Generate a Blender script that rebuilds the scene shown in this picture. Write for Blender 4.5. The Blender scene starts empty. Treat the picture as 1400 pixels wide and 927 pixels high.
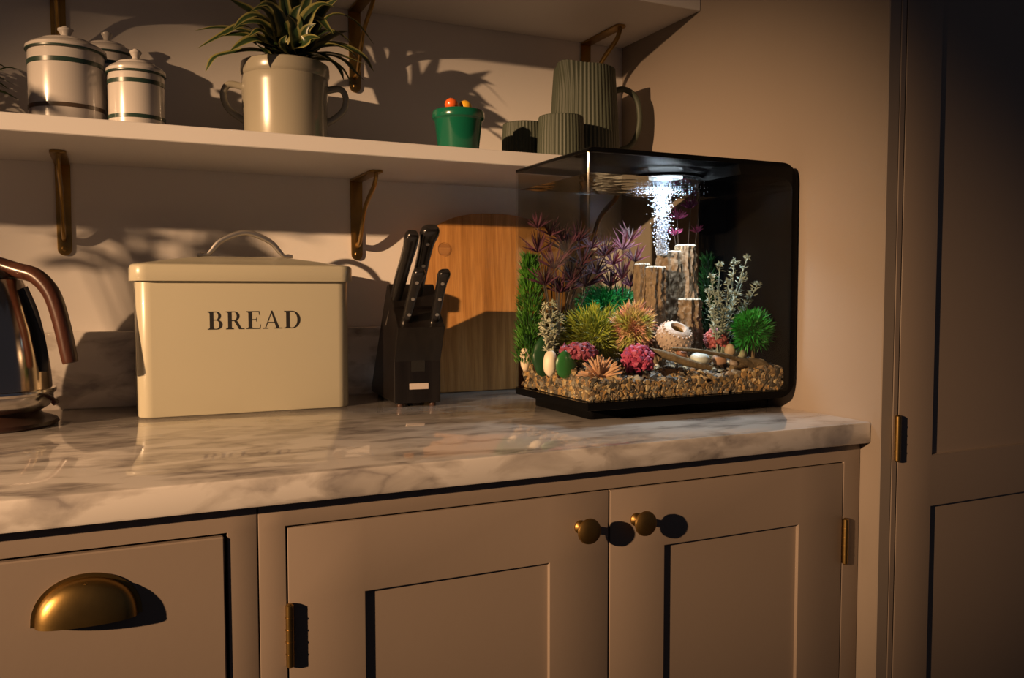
import bpy, bmesh, math, random
from mathutils import Vector, Matrix, noise
R = math.radians
PI = math.pi
random.seed(7)
scn = bpy.context.scene
col = scn.collection
ZC = 0.90          # height of the worktop above the floor; shapes below are written with z = 0 on the worktop

# ------------------------------------------------------------------ camera
F_PX, YAW, PITCH, ROLL = 1159.25, R(25.21), R(3.07), R(-0.066)
CAM = Vector((-0.946, -0.8418, 0.1778))
FW = Vector((math.sin(YAW)*math.cos(PITCH), math.cos(YAW)*math.cos(PITCH), -math.sin(PITCH)))
RT = FW.cross(Vector((0, 0, 1))).normalized()
UP = RT.cross(FW)
RT, UP = RT*math.cos(ROLL) + UP*math.sin(ROLL), UP*math.cos(ROLL) - RT*math.sin(ROLL)
cd = bpy.data.cameras.new('camera')
cd.sensor_fit = 'HORIZONTAL'
cd.sensor_width = 36.0
cd.lens = F_PX/1400*36
cd.clip_start = 0.05
cam = bpy.data.objects.new('camera', cd)
col.objects.link(cam)
m3 = Matrix((RT, UP, -FW)).transposed()
cam.matrix_world = Matrix.Translation(CAM + Vector((0, 0, ZC))) @ m3.to_4x4()
scn.camera = cam

# ------------------------------------------------------------------ world, key light, exposure
w = bpy.data.worlds.new('dusk')
scn.world = w
w.use_nodes = True
bg = w.node_tree.nodes['Background']
bg.inputs[0].default_value = (0.80, 0.80, 1.0, 1)
bg.inputs[1].default_value = 0.032
kl = bpy.data.lights.new('low_evening_light', 'SPOT')
kl.energy = 2080
kl.color = (1.0, 0.60, 0.31)
kl.shadow_soft_size = 0.036
kl.spot_size = R(16.4)
kl.spot_blend = 0.9
key = bpy.data.objects.new('low_evening_light', kl)
col.objects.link(key)
KEY = Vector((-5.10, -1.80, 1.18))
key.location = KEY + Vector((0, 0, ZC))
key.rotation_euler = (Vector((-0.62, 0.27, 0.12)) - KEY).to_track_quat('-Z', 'Y').to_euler()
vs = scn.view_settings
vs.view_transform = 'Standard'
vs.look = 'None'
vs.exposure = 0.0
vs.gamma = 1.0
vs.use_curve_mapping = False


# ------------------------------------------------------------------ helpers
def at(px, py, axis, val):
    """point where the photo's pixel ray meets the plane axis = val"""
    d = FW*F_PX + RT*(px - 700) - UP*(py - 463.5)
    return CAM + d*((val - CAM[axis])/d[axis])


def AY(px, py, y):
    return at(px, py, 1, y)


def link(o, parent=None):
    col.objects.link(o)
    if parent is not None:
        o.parent = parent
    return o


def tag(o, label=None, cat=None, group=None, kind=None):
    if label:
        o['label'] = label
    if cat:
        o['category'] = cat
    if group:
        o['group'] = group
    if kind:
        o['kind'] = kind
    return o


def thing(name, label, cat, loc, rz=0, group=None):
    o = bpy.data.objects.new(name, None)
    o.empty_display_size = 0.03
    o.location = loc
    o.rotation_euler = (0, 0, rz)
    link(o)
    return tag(o, label, cat, group)


def origin(o):
    v = Vector((0, 0, 0))
    while o is not None:
        v += o.location
        o = o.parent
    return v


def obj(name, bm, mat, parent=None, smooth=True, local=False, loc=None, angle=35):
    """link bm as one mesh object. Shapes are absolute unless local=True; a top-level mesh gets its origin at loc"""
    off = Vector((0, 0, 0))
    if not local:
        if parent is not None:
            off = origin(parent)
        elif loc is not None:
            off = Vector(loc)
    if off.length > 0:
        bmesh.ops.translate(bm, verts=bm.verts, vec=-off)
    bmesh.ops.recalc_face_normals(bm, faces=bm.faces)
    me = bpy.data.meshes.new(name)
    bm.to_mesh(me)
    bm.free()
    if smooth:
        me.shade_smooth()
        try:
            me.set_sharp_from_angle(angle=R(angle))
        except Exception:
            pass
    me.materials.append(mat)
    o = bpy.data.objects.new(name, me)
    if parent is None and loc is not None:
        o.location = loc
    return link(o, parent)


def copy_tree(o, parent=None):
    c = o.copy()
    link(c, parent)
    for ch in list(o.children):
        copy_tree(ch, c)
    return c


def BM():
    return bmesh.new()


def box(x0, x1, y0, y1, z0, z1, bev=0.0, seg=2, bm=None):
    b = bmesh.new()
    bmesh.ops.create_cube(b, size=1)
    bmesh.ops.scale(b, vec=(abs(x1-x0), abs(y1-y0), abs(z1-z0)), verts=b.verts)
    bmesh.ops.translate(b, vec=((x0+x1)/2, (y0+y1)/2, (z0+z1)/2), verts=b.verts)
    if bev > 0:
        bmesh.ops.bevel(b, geom=list(b.edges), offset=bev, segments=seg, affect='EDGES', profile=0.5)
    if bm is None:
        return b
    merge(bm, b)
    return bm


def merge(dst, src):
    me = bpy.data.meshes.new('tmp')
    src.to_mesh(me)
    src.free()
    dst.from_mesh(me)
    bpy.data.meshes.remove(me)


def lathe(profile, seg=48, c=(0, 0, 0), ribs=0, amp=0.0, bm=None, closed=False):
    """spin (r, z) profile about a vertical axis at c; ribs/amp flute it"""
    b = bm if bm is not None else bmesh.new()
    rings = []
    n = len(profile)
    for (r, z) in profile:
        if r < 1e-6:
            rings.append([b.verts.new((c[0], c[1], c[2]+z))])
            continue
        ring = []
        for k in range(seg):
            a = 2*PI*k/seg
            rr = r*(1 + amp*math.cos(a*ribs)) if ribs and amp else r
            ring.append(b.verts.new((c[0]+rr*math.cos(a), c[1]+rr*math.sin(a), c[2]+z)))
        rings.append(ring)
    pairs = [(i, i+1) for i in range(n-1)] + ([(n-1, 0)] if closed else [])
    for i, j in pairs:
        A, B = rings[i], rings[j]
        if len(A) == 1 and len(B) == 1:
            continue
        for k in range(seg):
            k2 = (k+1) % seg
            if len(A) == 1:
                b.faces.new((A[0], B[k2], B[k]))
            elif len(B) == 1:
                b.faces.new((A[k], A[k2], B[0]))
            else:
                b.faces.new((A[k], A[k2], B[k2], B[k]))
    return b


def smooth_path(pts, n):
    """Catmull-Rom through pts"""
    pts = [Vector(p) for p in pts]
    P = [pts[0]*2-pts[1]] + pts + [pts[-1]*2-pts[-2]]
    out = []
    m = len(pts)-1
    for i in range(n+1):
        u = i/n*m
        k = min(int(u), m-1)
        t = u-k
        p0, p1, p2, p3 = P[k], P[k+1], P[k+2], P[k+3]
        out.append(0.5*((2*p1) + (p2-p0)*t + (2*p0-5*p1+4*p2-p3)*t*t + (-p0+3*p1-3*p2+p3)*t**3))
    return out


def tube(path, rad, seg=10, flat=1.0, upv=(0, 0, 1), bm=None, cap=True):
    """tube along path; rad number or list; flat squashes it across upv"""
    b = bm if bm is not None else bmesh.new()
    n = len(path)
    rads = rad if isinstance(rad, (list, tuple)) else [rad]*n
    rings = []
    side_prev = None
    for i, p in enumerate(path):
        t = (path[min(i+1, n-1)]-path[max(i-1, 0)])
        if t.length < 1e-9:
            t = Vector((0, 0, 1))
        t.normalize()
        s = t.cross(Vector(upv))
        if s.length < 1e-3:
            s = side_prev if side_prev is not None else t.cross(Vector((1, 0.1, 0)))
        s.normalize()
        if side_prev is not None and s.dot(side_prev) < 0:
            s = -s
        side_prev = s
        u = s.cross(t).normalized()
        rings.append([b.verts.new(p + s*(rads[i]*math.cos(2*PI*k/seg)) + u*(rads[i]*flat*math.sin(2*PI*k/seg))) for k in range(seg)])
    for i in range(n-1):
        for k in range(seg):
            b.faces.new((rings[i][k], rings[i][(k+1) % seg], rings[i+1][(k+1) % seg], rings[i+1][k]))
    if cap:
        b.faces.new(rings[0][::-1])
        b.faces.new(rings[-1])
    return b


def prism(poly, axis, a0, a1, bev=0.0, bm=None):
    """extrude a 2D outline along an axis: axis 0 -> (y,z), 1 -> (x,z), 2 -> (x,y)"""
    b = bmesh.new()

    def mk(u, v, a):
        return {0: (a, u, v), 1: (u, a, v), 2: (u, v, a)}[axis]
    A = [b.verts.new(mk(u, v, a0)) for u, v in poly]
    B = [b.verts.new(mk(u, v, a1)) for u, v in poly]
    n = len(poly)
    fa = b.faces.new(A)
    fb = b.faces.new(B[::-1])
    for k in range(n):
        b.faces.new((A[k], B[k], B[(k+1) % n], A[(k+1) % n]))
    bmesh.ops.recalc_face_normals(b, faces=b.faces)
    if bev > 0:
        es = list(set(list(fa.edges)+list(fb.edges)))
        bmesh.ops.bevel(b, geom=es, offset=bev, segments=2, affect='EDGES', profile=0.5)
    if bm is None:
        return b
    merge(bm, b)
    return bm


def rrect(x0, x1, y0, y1, r, n=6):
    out = []
    rs = r if isinstance(r, (list, tuple)) else [r]*4
    for (cx, cy, a, rr) in ((x1-rs[0], y1-rs[0], 0, rs[0]), (x0+rs[1], y1-rs[1], 90, rs[1]), (x0+rs[2], y0+rs[2], 180, rs[2]), (x1-rs[3], y0+rs[3], 270, rs[3])):
        if rr < 1e-6:
            out.append((cx, cy))
            continue
        for k in range(n+1):
            q = R(a+90*k/n)
            out.append((cx+rr*math.cos(q), cy+rr*math.sin(q)))
    return out


def blob(c, r, seed=0, rough=0.15, sub=1, bm=None, scale=(1, 1, 1), freq=1.6):
    b = bmesh.new()
    bmesh.ops.create_icosphere(b, subdivisions=sub, radius=1)
    for v in b.verts:
        k = 1 + rough*noise.noise(v.co*freq + Vector((seed*3.1, seed*1.7, seed*0.9)))*1.8
        v.co = Vector((v.co.x*scale[0], v.co.y*scale[1], v.co.z*scale[2]))*r*k + Vector(c)
    if bm is None:
        return b
    merge(bm, b)
    return bm


# ------------------------------------------------------------------ materials
def new_mat(name):
    m = bpy.data.materials.new(name)
    m.use_nodes = True
    nt = m.node_tree
    return m, nt, nt.nodes['Principled BSDF']


def N(nt, kind, **kw):
    n = nt.nodes.new(kind)
    for k, v in kw.items():
        setattr(n, k, v)
    return n


def plain(name, c, rough=0.5, metal=0.0, vary=0.06, scale=12, bump=0.0, bscale=120, coat=0.0, spec=None, sss=0.0):
    m, nt, p = new_mat(name)
    tc = N(nt, 'ShaderNodeTexCoord')
    nz = N(nt, 'ShaderNodeTexNoise')
    nz.inputs['Scale'].default_value = scale
    nz.inputs['Detail'].default_value = 4
    nt.links.new(tc.outputs['Object'], nz.inputs['Vector'])
    mx = N(nt, 'ShaderNodeMix', data_type='RGBA')
    mx.inputs[6].default_value = (*[max(0, v*(1-vary)) for v in c], 1)
    mx.inputs[7].default_value = (*[min(1, v*(1+vary)) for v in c], 1)
    nt.links.new(nz.outputs['Fac'], mx.inputs[0])
    nt.links.new(mx.outputs[2], p.inputs['Base Color'])
    p.inputs['Roughness'].default_value = rough
    p.inputs['Metallic'].default_value = metal
    p.inputs['Coat Weight'].default_value = coat
    p.inputs['Coat Roughness'].default_value = 0.06
    if spec is not None:
        p.inputs['Specular IOR Level'].default_value = spec
    if sss:
        p.inputs['Subsurface Weight'].default_value = sss
        p.inputs['Subsurface Scale'].default_value = 0.004
    if bump > 0:
        n2 = N(nt, 'ShaderNodeTexNoise')
        n2.inputs['Scale'].default_value = bscale
        n2.inputs['Detail'].default_value = 3
        nt.links.new(tc.outputs['Object'], n2.inputs['Vector'])
        bp = N(nt, 'ShaderNodeBump')
        bp.inputs['Strength'].default_value = bump
        bp.inputs['Distance'].default_value = 0.002
        nt.links.new(n2.outputs['Fac'], bp.inputs['Height'])
        nt.links.new(bp.outputs['Normal'], p.inputs['Normal'])
    return m


def ramp(nt, stops):
    r = N(nt, 'ShaderNodeValToRGB')
    e = r.color_ramp.elements
    while len(e) < len(stops):
        e.new(0.5)
    for k, (p, c) in enumerate(stops):
        e[k].position = p
        e[k].color = (*c, 1)
    return r


def marble(name):
    m, nt, p = new_mat(name)
    tc = N(nt, 'ShaderNodeTexCoord')
    mp = N(nt, 'ShaderNodeMapping')
    mp.inputs['Rotation'].default_value = (0.1, 0.2, 0.22)
    mp.inputs['Scale'].default_value = (0.5, 1.05, 1.0)
    nt.links.new(tc.outputs['Object'], mp.inputs['Vector'])
    n1 = N(nt, 'ShaderNodeTexNoise')
    n1.inputs['Scale'].default_value = 5
    n1.inputs['Detail'].default_value = 6
    nt.links.new(mp.outputs['Vector'], n1.inputs['Vector'])
    mixv = N(nt, 'ShaderNodeMix', data_type='VECTOR')
    mixv.inputs[0].default_value = 0.34
    nt.links.new(mp.outputs['Vector'], mixv.inputs[4])
    nt.links.new(n1.outputs['Color'], mixv.inputs[5])
    vo = N(nt, 'ShaderNodeTexVoronoi', feature='DISTANCE_TO_EDGE')
    vo.inputs['Scale'].default_value = 26
    nt.links.new(mixv.outputs[1], vo.inputs['Vector'])
    vein = ramp(nt, [(0.0, (0.55, 0.55, 0.55)), (0.10, (0.22, 0.22, 0.22)), (0.30, (0, 0, 0))])
    nt.links.new(vo.outputs['Distance'], vein.inputs['Fac'])
    n2 = N(nt, 'ShaderNodeTexNoise')
    n2.inputs['Scale'].default_value = 25
    n2.inputs['Detail'].default_value = 5
    n2.inputs['Distortion'].default_value = 0.6
    nt.links.new(mp.outputs['Vector'], n2.inputs['Vector'])
    cl = ramp(nt, [(0.45, (0, 0, 0)), (0.68, (1, 1, 1))])
    nt.links.new(n2.outputs['Fac'], cl.inputs['Fac'])
    mu = N(nt, 'ShaderNodeMath', operation='MULTIPLY')
    nt.links.new(vein.outputs['Color'], mu.inputs[0])
    nt.links.new(cl.outputs['Color'], mu.inputs[1])
    ad = N(nt, 'ShaderNodeMath', operation='MULTIPLY_ADD')
    nt.links.new(cl.outputs['Color'], ad.inputs[0])
    ad.inputs[1].default_value = 0.50
    nt.links.new(mu.outputs[0], ad.inputs[2])
    cr = ramp(nt, [(0.0, (0.74, 0.695, 0.66)), (0.30, (0.57, 0.525, 0.49)), (0.9, (0.31, 0.28, 0.27))])
    nt.links.new(ad.outputs[0], cr.inputs['Fac'])
    nt.links.new(cr.outputs['Color'], p.inputs['Base Color'])
    p.inputs['Roughness'].default_value = 0.30
    p.inputs['Specular IOR Level'].default_value = 0.0
    p.inputs['Coat Weight'].default_value = 1.0
    p.inputs['Coat IOR'].default_value = 1.7
    p.inputs['Coat Roughness'].default_value = 0.06
    return m


def wood(name, c0, c1, c2, scale=18, rough=0.42, axis_stretch=(10, 10, 0.5)):
    m, nt, p = new_mat(name)
    tc = N(nt, 'ShaderNodeTexCoord')
    mp = N(nt, 'ShaderNodeMapping')
    mp.inputs['Scale'].default_value = axis_stretch
    nt.links.new(tc.outputs['Object'], mp.inputs['Vector'])
    n1 = N(nt, 'ShaderNodeTexNoise')
    n1.inputs['Scale'].default_value = scale*0.35
    n1.inputs['Detail'].default_value = 7
    n1.inputs['Distortion'].default_value = 0.8
    nt.links.new(mp.outputs['Vector'], n1.inputs['Vector'])
    cr = ramp(nt, [(0.28, c0), (0.5, c1), (0.72, c2)])
    nt.links.new(n1.outputs['Fac'], cr.inputs['Fac'])
    n2 = N(nt, 'ShaderNodeTexNoise')
    n2.inputs['Scale'].default_value = scale*2.4
    n2.inputs['Detail'].default_value = 3
    nt.links.new(mp.outputs['Vector'], n2.inputs['Vector'])
    mx = N(nt, 'ShaderNodeMix', data_type='RGBA', blend_type='MULTIPLY')
    mx.inputs[0].default_value = 0.35
    r2 = ramp(nt, [(0.35, (0.45, 0.4, 0.36)), (0.6, (1, 1, 1))])
    nt.links.new(n2.outputs['Fac'], r2.inputs['Fac'])
    nt.links.new(cr.outputs['Color'], mx.inputs[6])
    nt.links.new(r2.outputs['Color'], mx.inputs[7])
    nt.links.new(mx.outputs[2], p.inputs['Base Color'])
    p.inputs['Roughness'].default_value = rough
    return m


def thin_clear(name, base=0.035, top=0.9, tint=(0.97, 0.985, 0.98), rough=0.015, power=5.0):
    """a clear thin sheet: see-through with a mirror film that grows towards grazing angles"""
    m = bpy.data.materials.new(name)
    m.use_nodes = True
    nt = m.node_tree
    nt.nodes.clear()
    out = N(nt, 'ShaderNodeOutputMaterial')
    tr = N(nt, 'ShaderNodeBsdfTransparent')
    tr.inputs['Color'].default_value = (*tint, 1)
    gl = N(nt, 'ShaderNodeBsdfGlossy')
    gl.inputs['Roughness'].default_value = rough
    lw = N(nt, 'ShaderNodeLayerWeight')
    lw.inputs['Blend'].default_value = 0.5
    pw = N(nt, 'ShaderNodeMath', operation='POWER')
    pw.inputs[1].default_value = power
    nt.links.new(lw.outputs['Facing'], pw.inputs[0])
    ma = N(nt, 'ShaderNodeMath', operation='MULTIPLY_ADD')
    ma.inputs[1].default_value = top-base
    ma.inputs[2].default_value = base
    nt.links.new(pw.outputs[0], ma.inputs[0])
    mx = N(nt, 'ShaderNodeMixShader')
    nt.links.new(ma.outputs[0], mx.inputs[0])
    nt.links.new(tr.outputs[0], mx.inputs[1])
    nt.links.new(gl.outputs[0], mx.inputs[2])
    nt.links.new(mx.outputs[0], out.inputs[0])
    return m


def attr_mat(name, attr='tint', rough=0.5, bump=0.3, bscale=300, coat=0.0):
    """colour stored per piece"""
    m, nt, p = new_mat(name)
    a = N(nt, 'ShaderNodeAttribute')
    a.attribute_name = attr
    nt.links.new(a.outputs['Color'], p.inputs['Base Color'])
    p.inputs['Roughness'].default_value = rough
    p.inputs['Coat Weight'].default_value = coat
    tc = N(nt, 'ShaderNodeTexCoord')
    n2 = N(nt, 'ShaderNodeTexNoise')
    n2.inputs['Scale'].default_value = bscale
    nt.links.new(tc.outputs['Object'], n2.inputs['Vector'])
    bp = N(nt, 'ShaderNodeBump')
    bp.inputs['Strength'].default_value = bump
    bp.inputs['Distance'].default_value = 0.002
    nt.links.new(n2.outputs['Fac'], bp.inputs['Height'])
    nt.links.new(bp.outputs['Normal'], p.inputs['Normal'])
    return m


def leaf_mat(name, stops, rough=0.35, trans=0.25):
    """leaf: colour runs across the blade (uv.x)"""
    m, nt, p = new_mat(name)
    uv = N(nt, 'ShaderNodeTexCoord')
    sx = N(nt, 'ShaderNodeSeparateXYZ')
    nt.links.new(uv.outputs['UV'], sx.inputs[0])
    nz = N(nt, 'ShaderNodeTexNoise')
    nz.inputs['Scale'].default_value = 40
    nt.links.new(uv.outputs['Object'], nz.inputs['Vector'])
    ma = N(nt, 'ShaderNodeMath', operation='MULTIPLY_ADD')
    ma.inputs[1].default_value = 0.16
    nt.links.new(nz.outputs['Fac'], ma.inputs[0])
    sb = N(nt, 'ShaderNodeMath', operation='SUBTRACT')
    nt.links.new(sx.outputs[0], sb.inputs[0])
    sb.inputs[1].default_value = 0.08
    nt.links.new(sb.outputs[0], ma.inputs[2])
    cr = ramp(nt, stops)
    nt.links.new(ma.outputs[0], cr.inputs['Fac'])
    nt.links.new(cr.outputs['Color'], p.inputs['Base Color'])
    p.inputs['Roughness'].default_value = rough
    return m


M = {}
M['wall'] = plain('wall_paint', (0.73, 0.69, 0.66), 0.8, vary=0.025, scale=3, bump=0.05, bscale=60)
M['shelf'] = plain('shelf_paint', (0.62, 0.60, 0.60), 0.55, vary=0.02, scale=4)
M['taupe'] = plain('taupe_paint', (0.235, 0.187, 0.153), 0.42, vary=0.03, scale=5, bump=0.03, bscale=90)
M['end_panel'] = plain('end_panel_paint', (0.245, 0.202, 0.168), 0.6, vary=0.03, scale=5, bump=0.03, bscale=90)
M['dark_gap'] = plain('cabinet_inside', (0.03, 0.025, 0.022), 0.8)
M['floor'] = wood('floor_boards', (0.10, 0.06, 0.035), (0.16, 0.10, 0.06), (0.22, 0.14, 0.085), axis_stretch=(0.6, 9, 9))
M['marble'] = marble('marble')
M['brass'] = plain('aged_brass', (0.33, 0.21, 0.07), 0.36, 1.0, vary=0.28, scale=45, bump=0.04)
M['knob'] = plain('dark_bronze', (0.27, 0.165, 0.055), 0.45, 1.0, vary=0.2, scale=60)
M['cream'] = plain('cream_enamel', (0.445, 0.415, 0.315), 0.30, vary=0.03, scale=4, coat=0.35, bump=0.02, bscale=9)
M['chrome'] = plain('chrome', (0.74, 0.71, 0.67), 0.16, 1.0, vary=0.02)
M['steel'] = plain('brushed_steel', (0.55, 0.53, 0.51), 0.20, 1.0, vary=0.05, scale=30)
M['kettle_steel'] = plain('kettle_steel', (0.56, 0.47, 0.39), 0.14, 1.0, vary=0.03)
M['satin_steel'] = plain('satin_steel', (0.72, 0.68, 0.63), 0.38, 1.0, vary=0.04)
M['print'] = plain('black_lettering', (0.012, 0.011, 0.012), 0.6)
M['white_glaze'] = plain('white_glaze', (0.50, 0.47, 0.45), 0.22, vary=0.03, scale=15, coat=0.5)
M['green_glaze'] = plain('green_band_glaze', (0.022, 0.045, 0.034), 0.3, coat=0.3)
M['brown_glaze'] = plain('brown_band_glaze', (0.07, 0.048, 0.03), 0.3, coat=0.3)
M['stoneware'] = plain('cream_stoneware', (0.29, 0.268, 0.21), 0.25, vary=0.05, scale=10, coat=0.6, bump=0.04, bscale=25)
M['soil'] = plain('soil', (0.035, 0.025, 0.018), 0.95, vary=0.4, scale=90, bump=0.8, bscale=150)
M['emerald'] = plain('emerald_glaze', (0.006, 0.11, 0.060), 0.2, vary=0.12, scale=20, coat=0.6)
M['orange'] = plain('orange_skin', (0.75, 0.13, 0.022), 0.3, vary=0.15, scale=60, coat=0.3)
M['yellow'] = plain('yellow_skin', (0.78, 0.42, 0.03), 0.3, vary=0.15, scale=60, coat=0.3)
M['olive'] = plain('olive_stoneware', (0.048, 0.058, 0.040), 0.6, vary=0.06, scale=20)
M['board'] = wood('oak_board', (0.28, 0.125, 0.032), (0.43, 0.205, 0.058), (0.54, 0.285, 0.095))
M['void'] = plain('dark_slot', (0.0015, 0.0012, 0.001), 0.9)
M['block'] = wood('black_stained_wood', (0.004, 0.003, 0.003), (0.0065, 0.005, 0.0045), (0.011, 0.009, 0.008), rough=0.3)
M['handle_black'] = plain('black_handle', (0.010, 0.009, 0.009), 0.25, vary=0.1, coat=0.25)
M['rivet'] = plain('rivet_steel', (0.75, 0.72, 0.68), 0.35, 1.0)
M['plate'] = plain('silver_plate', (0.62, 0.53, 0.47), 0.45, 0.3)
M['walnut'] = wood('dark_brown_handle', (0.040, 0.014, 0.009), (0.06, 0.022, 0.014), (0.085, 0.034, 0.022), rough=0.28)
M['kettle_base'] = plain('brown_plastic', (0.045, 0.022, 0.016), 0.35)
M['tank_black'] = plain('gloss_black_plastic', (0.003, 0.003, 0.0033), 0.25, vary=0.05, spec=0.03)
M['glass'] = thin_clear('tank_glass', base=0.012, tint=(0.92, 0.935, 0.93), rough=0.07)
M['water'] = thin_clear('tank_water', base=0.0, top=0.08, tint=(0.975, 0.99, 0.985))
M['surface'] = thin_clear('water_surface', base=0.25, top=0.95, tint=(0.97, 0.99, 0.98), rough=0.04, power=1.5)
M['gravel'] = attr_mat('gravel_stones', rough=0.55)
M['terracotta'] = plain('terracotta', (0.38, 0.16, 0.09), 0.8)

# ------------------------------------------------------------------ setting
WY = 0.6437      # back wall
LEFT = -2.30     # left end of the run of cabinets, out of frame


def struct(name, bm, mat, **kw):
    return tag(obj(name, bm, mat, smooth=False, **kw), kind='structure')


tag(struct('wall_back', box(-2.6, 1.2, WY, WY+0.12, -ZC, 1.7), M['wall']), 'plain off-white kitchen wall behind the shelves', 'wall')
tag(struct('floor', box(-4.5, 2.2, -3.2, WY+0.12, -ZC-0.06, -ZC), M['floor']), 'brown wooden kitchen floor', 'floor')
tag(struct('ceiling', box(-2.6, 1.2, -1.2, WY+0.12, 1.7, 1.78), M['wall']), 'plain off-white kitchen ceiling', 'ceiling')

# ------------------------------------------------------------------ worktop and upstand
o = obj('worktop', box(LEFT, -0.0005, 0.0, WY-0.0005, -0.030, 0.0, 0.003, 2), M['marble'], loc=(-1.15, 0.3, -0.03))
tag(o, 'long white and grey veined marble worktop over the cabinets', 'worktop')
o = obj('marble_upstand', box(LEFT, -0.001, WY-0.021, WY-0.0005, 0.0, 0.1194, 0.0015, 1), M['marble'], loc=(-1.15, WY-0.01, 0.0))
tag(o, 'low marble upstand along the foot of the wall', 'upstand')

# ------------------------------------------------------------------ cabinets
CY = 0.018       # face of the base cabinets
CB = 0.60        # back of the carcass


def frame_mesh(xs, zs, holes, yf, th, bev=0.0011):
    """flat joined frame: grid of xs, zs cells with the listed cells left open"""
    b = BM()
    V = {(i, j): b.verts.new((x, yf, z)) for i, x in enumerate(xs) for j, z in enumerate(zs)}
    fs = []
    for i in range(len(xs)-1):
        for j in range(len(zs)-1):
            if (i, j) not in holes:
                fs.append(b.faces.new((V[i, j], V[i+1, j], V[i+1, j+1], V[i, j+1])))
    b.normal_update()
    ex = bmesh.ops.extrude_face_region(b, geom=fs)
    nv = [g for g in ex['geom'] if isinstance(g, bmesh.types.BMVert)]
    bmesh.ops.translate(b, vec=(0, th, 0), verts=nv)
    bmesh.ops.delete(b, geom=[v for v in b.verts if not v.link_faces], context='VERTS')
    bmesh.ops.recalc_face_normals(b, faces=b.faces)
    es = [e for e in b.edges if len(e.link_faces) == 2 and e.calc_face_angle(0) > 0.5 and all(abs(v.co.y-yf) < 1e-6 for v in e.verts)]
    bmesh.ops.bevel(b, geom=es, offset=bev, segments=2, affect='EDGES', profile=0.5)
    return b


def shaker_front(parent, x0, x1, z0, z1, yf, sw, tr, br, mid=(), recess=0.0054, th=0.022):
    """frame-and-panel front: painted frame and sunk panels"""
    zs = [z0, z0+br]
    for (a, c) in sorted(mid):
        zs += [a, c]
    zs += [z1-tr, z1]
    holes = [(1, j) for j in range(1, len(zs)-1, 2)]
    obj('door_frame', frame_mesh([x0, x0+sw, x1-sw, x1], zs, holes, yf, th), M['taupe'], parent)
    for (_, j) in holes:
        obj('panel', box(x0+sw-0.002, x1-sw+0.002, yf+recess, yf+th-0.002, zs[j]-0.002, zs[j+1]+0.002), M['taupe'], parent, smooth=False)


def knob(parent, x, z, yf):
    prof = [(0.0, 0.0), (0.0080, 0.0), (0.0080, 0.002), (0.0060, 0.0040), (0.0048, 0.008), (0.0048, 0.0150), (0.0090, 0.0172),
            (0.0140, 0.0188), (0.0152, 0.0210), (0.0145, 0.0236), (0.0108, 0.0256), (0.006, 0.0266), (0.0, 0.0269)]
    b = lathe(prof, 32)
    bmesh.ops.rotate(b, cent=(0, 0, 0), matrix=Matrix.Rotation(R(90), 3, 'X'), verts=b.verts)
    bmesh.ops.translate(b, vec=(x, yf, z), verts=b.verts)
    return tag(obj('knob', b, M['knob'], parent), 'round dark brass knob')


def hinge(parent, x, z0, z1, yf):
    b = tube([Vector((x, yf-0.0035, z0)), Vector((x, yf-0.0035, z1))], 0.0042, 12)
    n = 5
    for k in range(1, n):
        zz = z0+(z1-z0)*k/n
        tube([Vector((x, yf-0.0035, zz-0.0005)), Vector((x, yf-0.0035, zz+0.0005))], 0.0046, 12, bm=b)
    for zz, s in ((z0, -1), (z1, 1)):
        tube([Vector((x, yf-0.0035, zz)), Vector((x, yf-0.0035, zz+s*0.002))], [0.0042, 0.002], 12, bm=b)
    return tag(obj('hinge', b, M['brass'], parent), 'brass butt hinge')


def carcass(t, x0, x1):
    obj('carcass', box(x0+0.001, x1-0.001, CY+0.024, CB, -0.80, -0.032), M['dark_gap'], t, smooth=False)
    obj('toe_kick', box(x0+0.001, x1-0.001, CY+0.05, CY+0.068, -ZC, -0.80), M['taupe'], t, smooth=False)


# double-door base cabinet
XA, XB = -0.8208, -0.0008
t = thing('base_cabinet', 'taupe two-door base cabinet with two round knobs below the worktop', 'cabinet', ((XA+XB)/2, 0.3, -ZC))
carcass(t, XA, XB)
obj('face_frame', frame_mesh([XA+0.0006, -0.7936, -0.0310, XB], [-0.80, -0.765, -0.0562, -0.0302], [(1, 1)], CY, 0.024), M['taupe'], t)
for side, (x0, x1) in (('l', (-0.7918, -0.4134)), ('r', (-0.4112, -0.0328))):
    d = bpy.data.objects.new('door', None)
    d.empty_display_size = 0.02
    d.location = Vector(((x0+x1)/2, CY, -0.42)) - t.location
    link(d, t)
    shaker_front(d, x0, x1, -0.763, -0.0582, CY, 0.0797, 0.0772, 0.085)
    if side == 'l':
        knob(d, -0.4525, -0.0975, CY)
        hinge(d, -0.7915, -0.1990, -0.1366, CY)
    else:
        knob(d, -0.3745, -0.0975, CY)
        hinge(d, -0.0298, -0.1985, -0.1367, CY)

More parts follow.
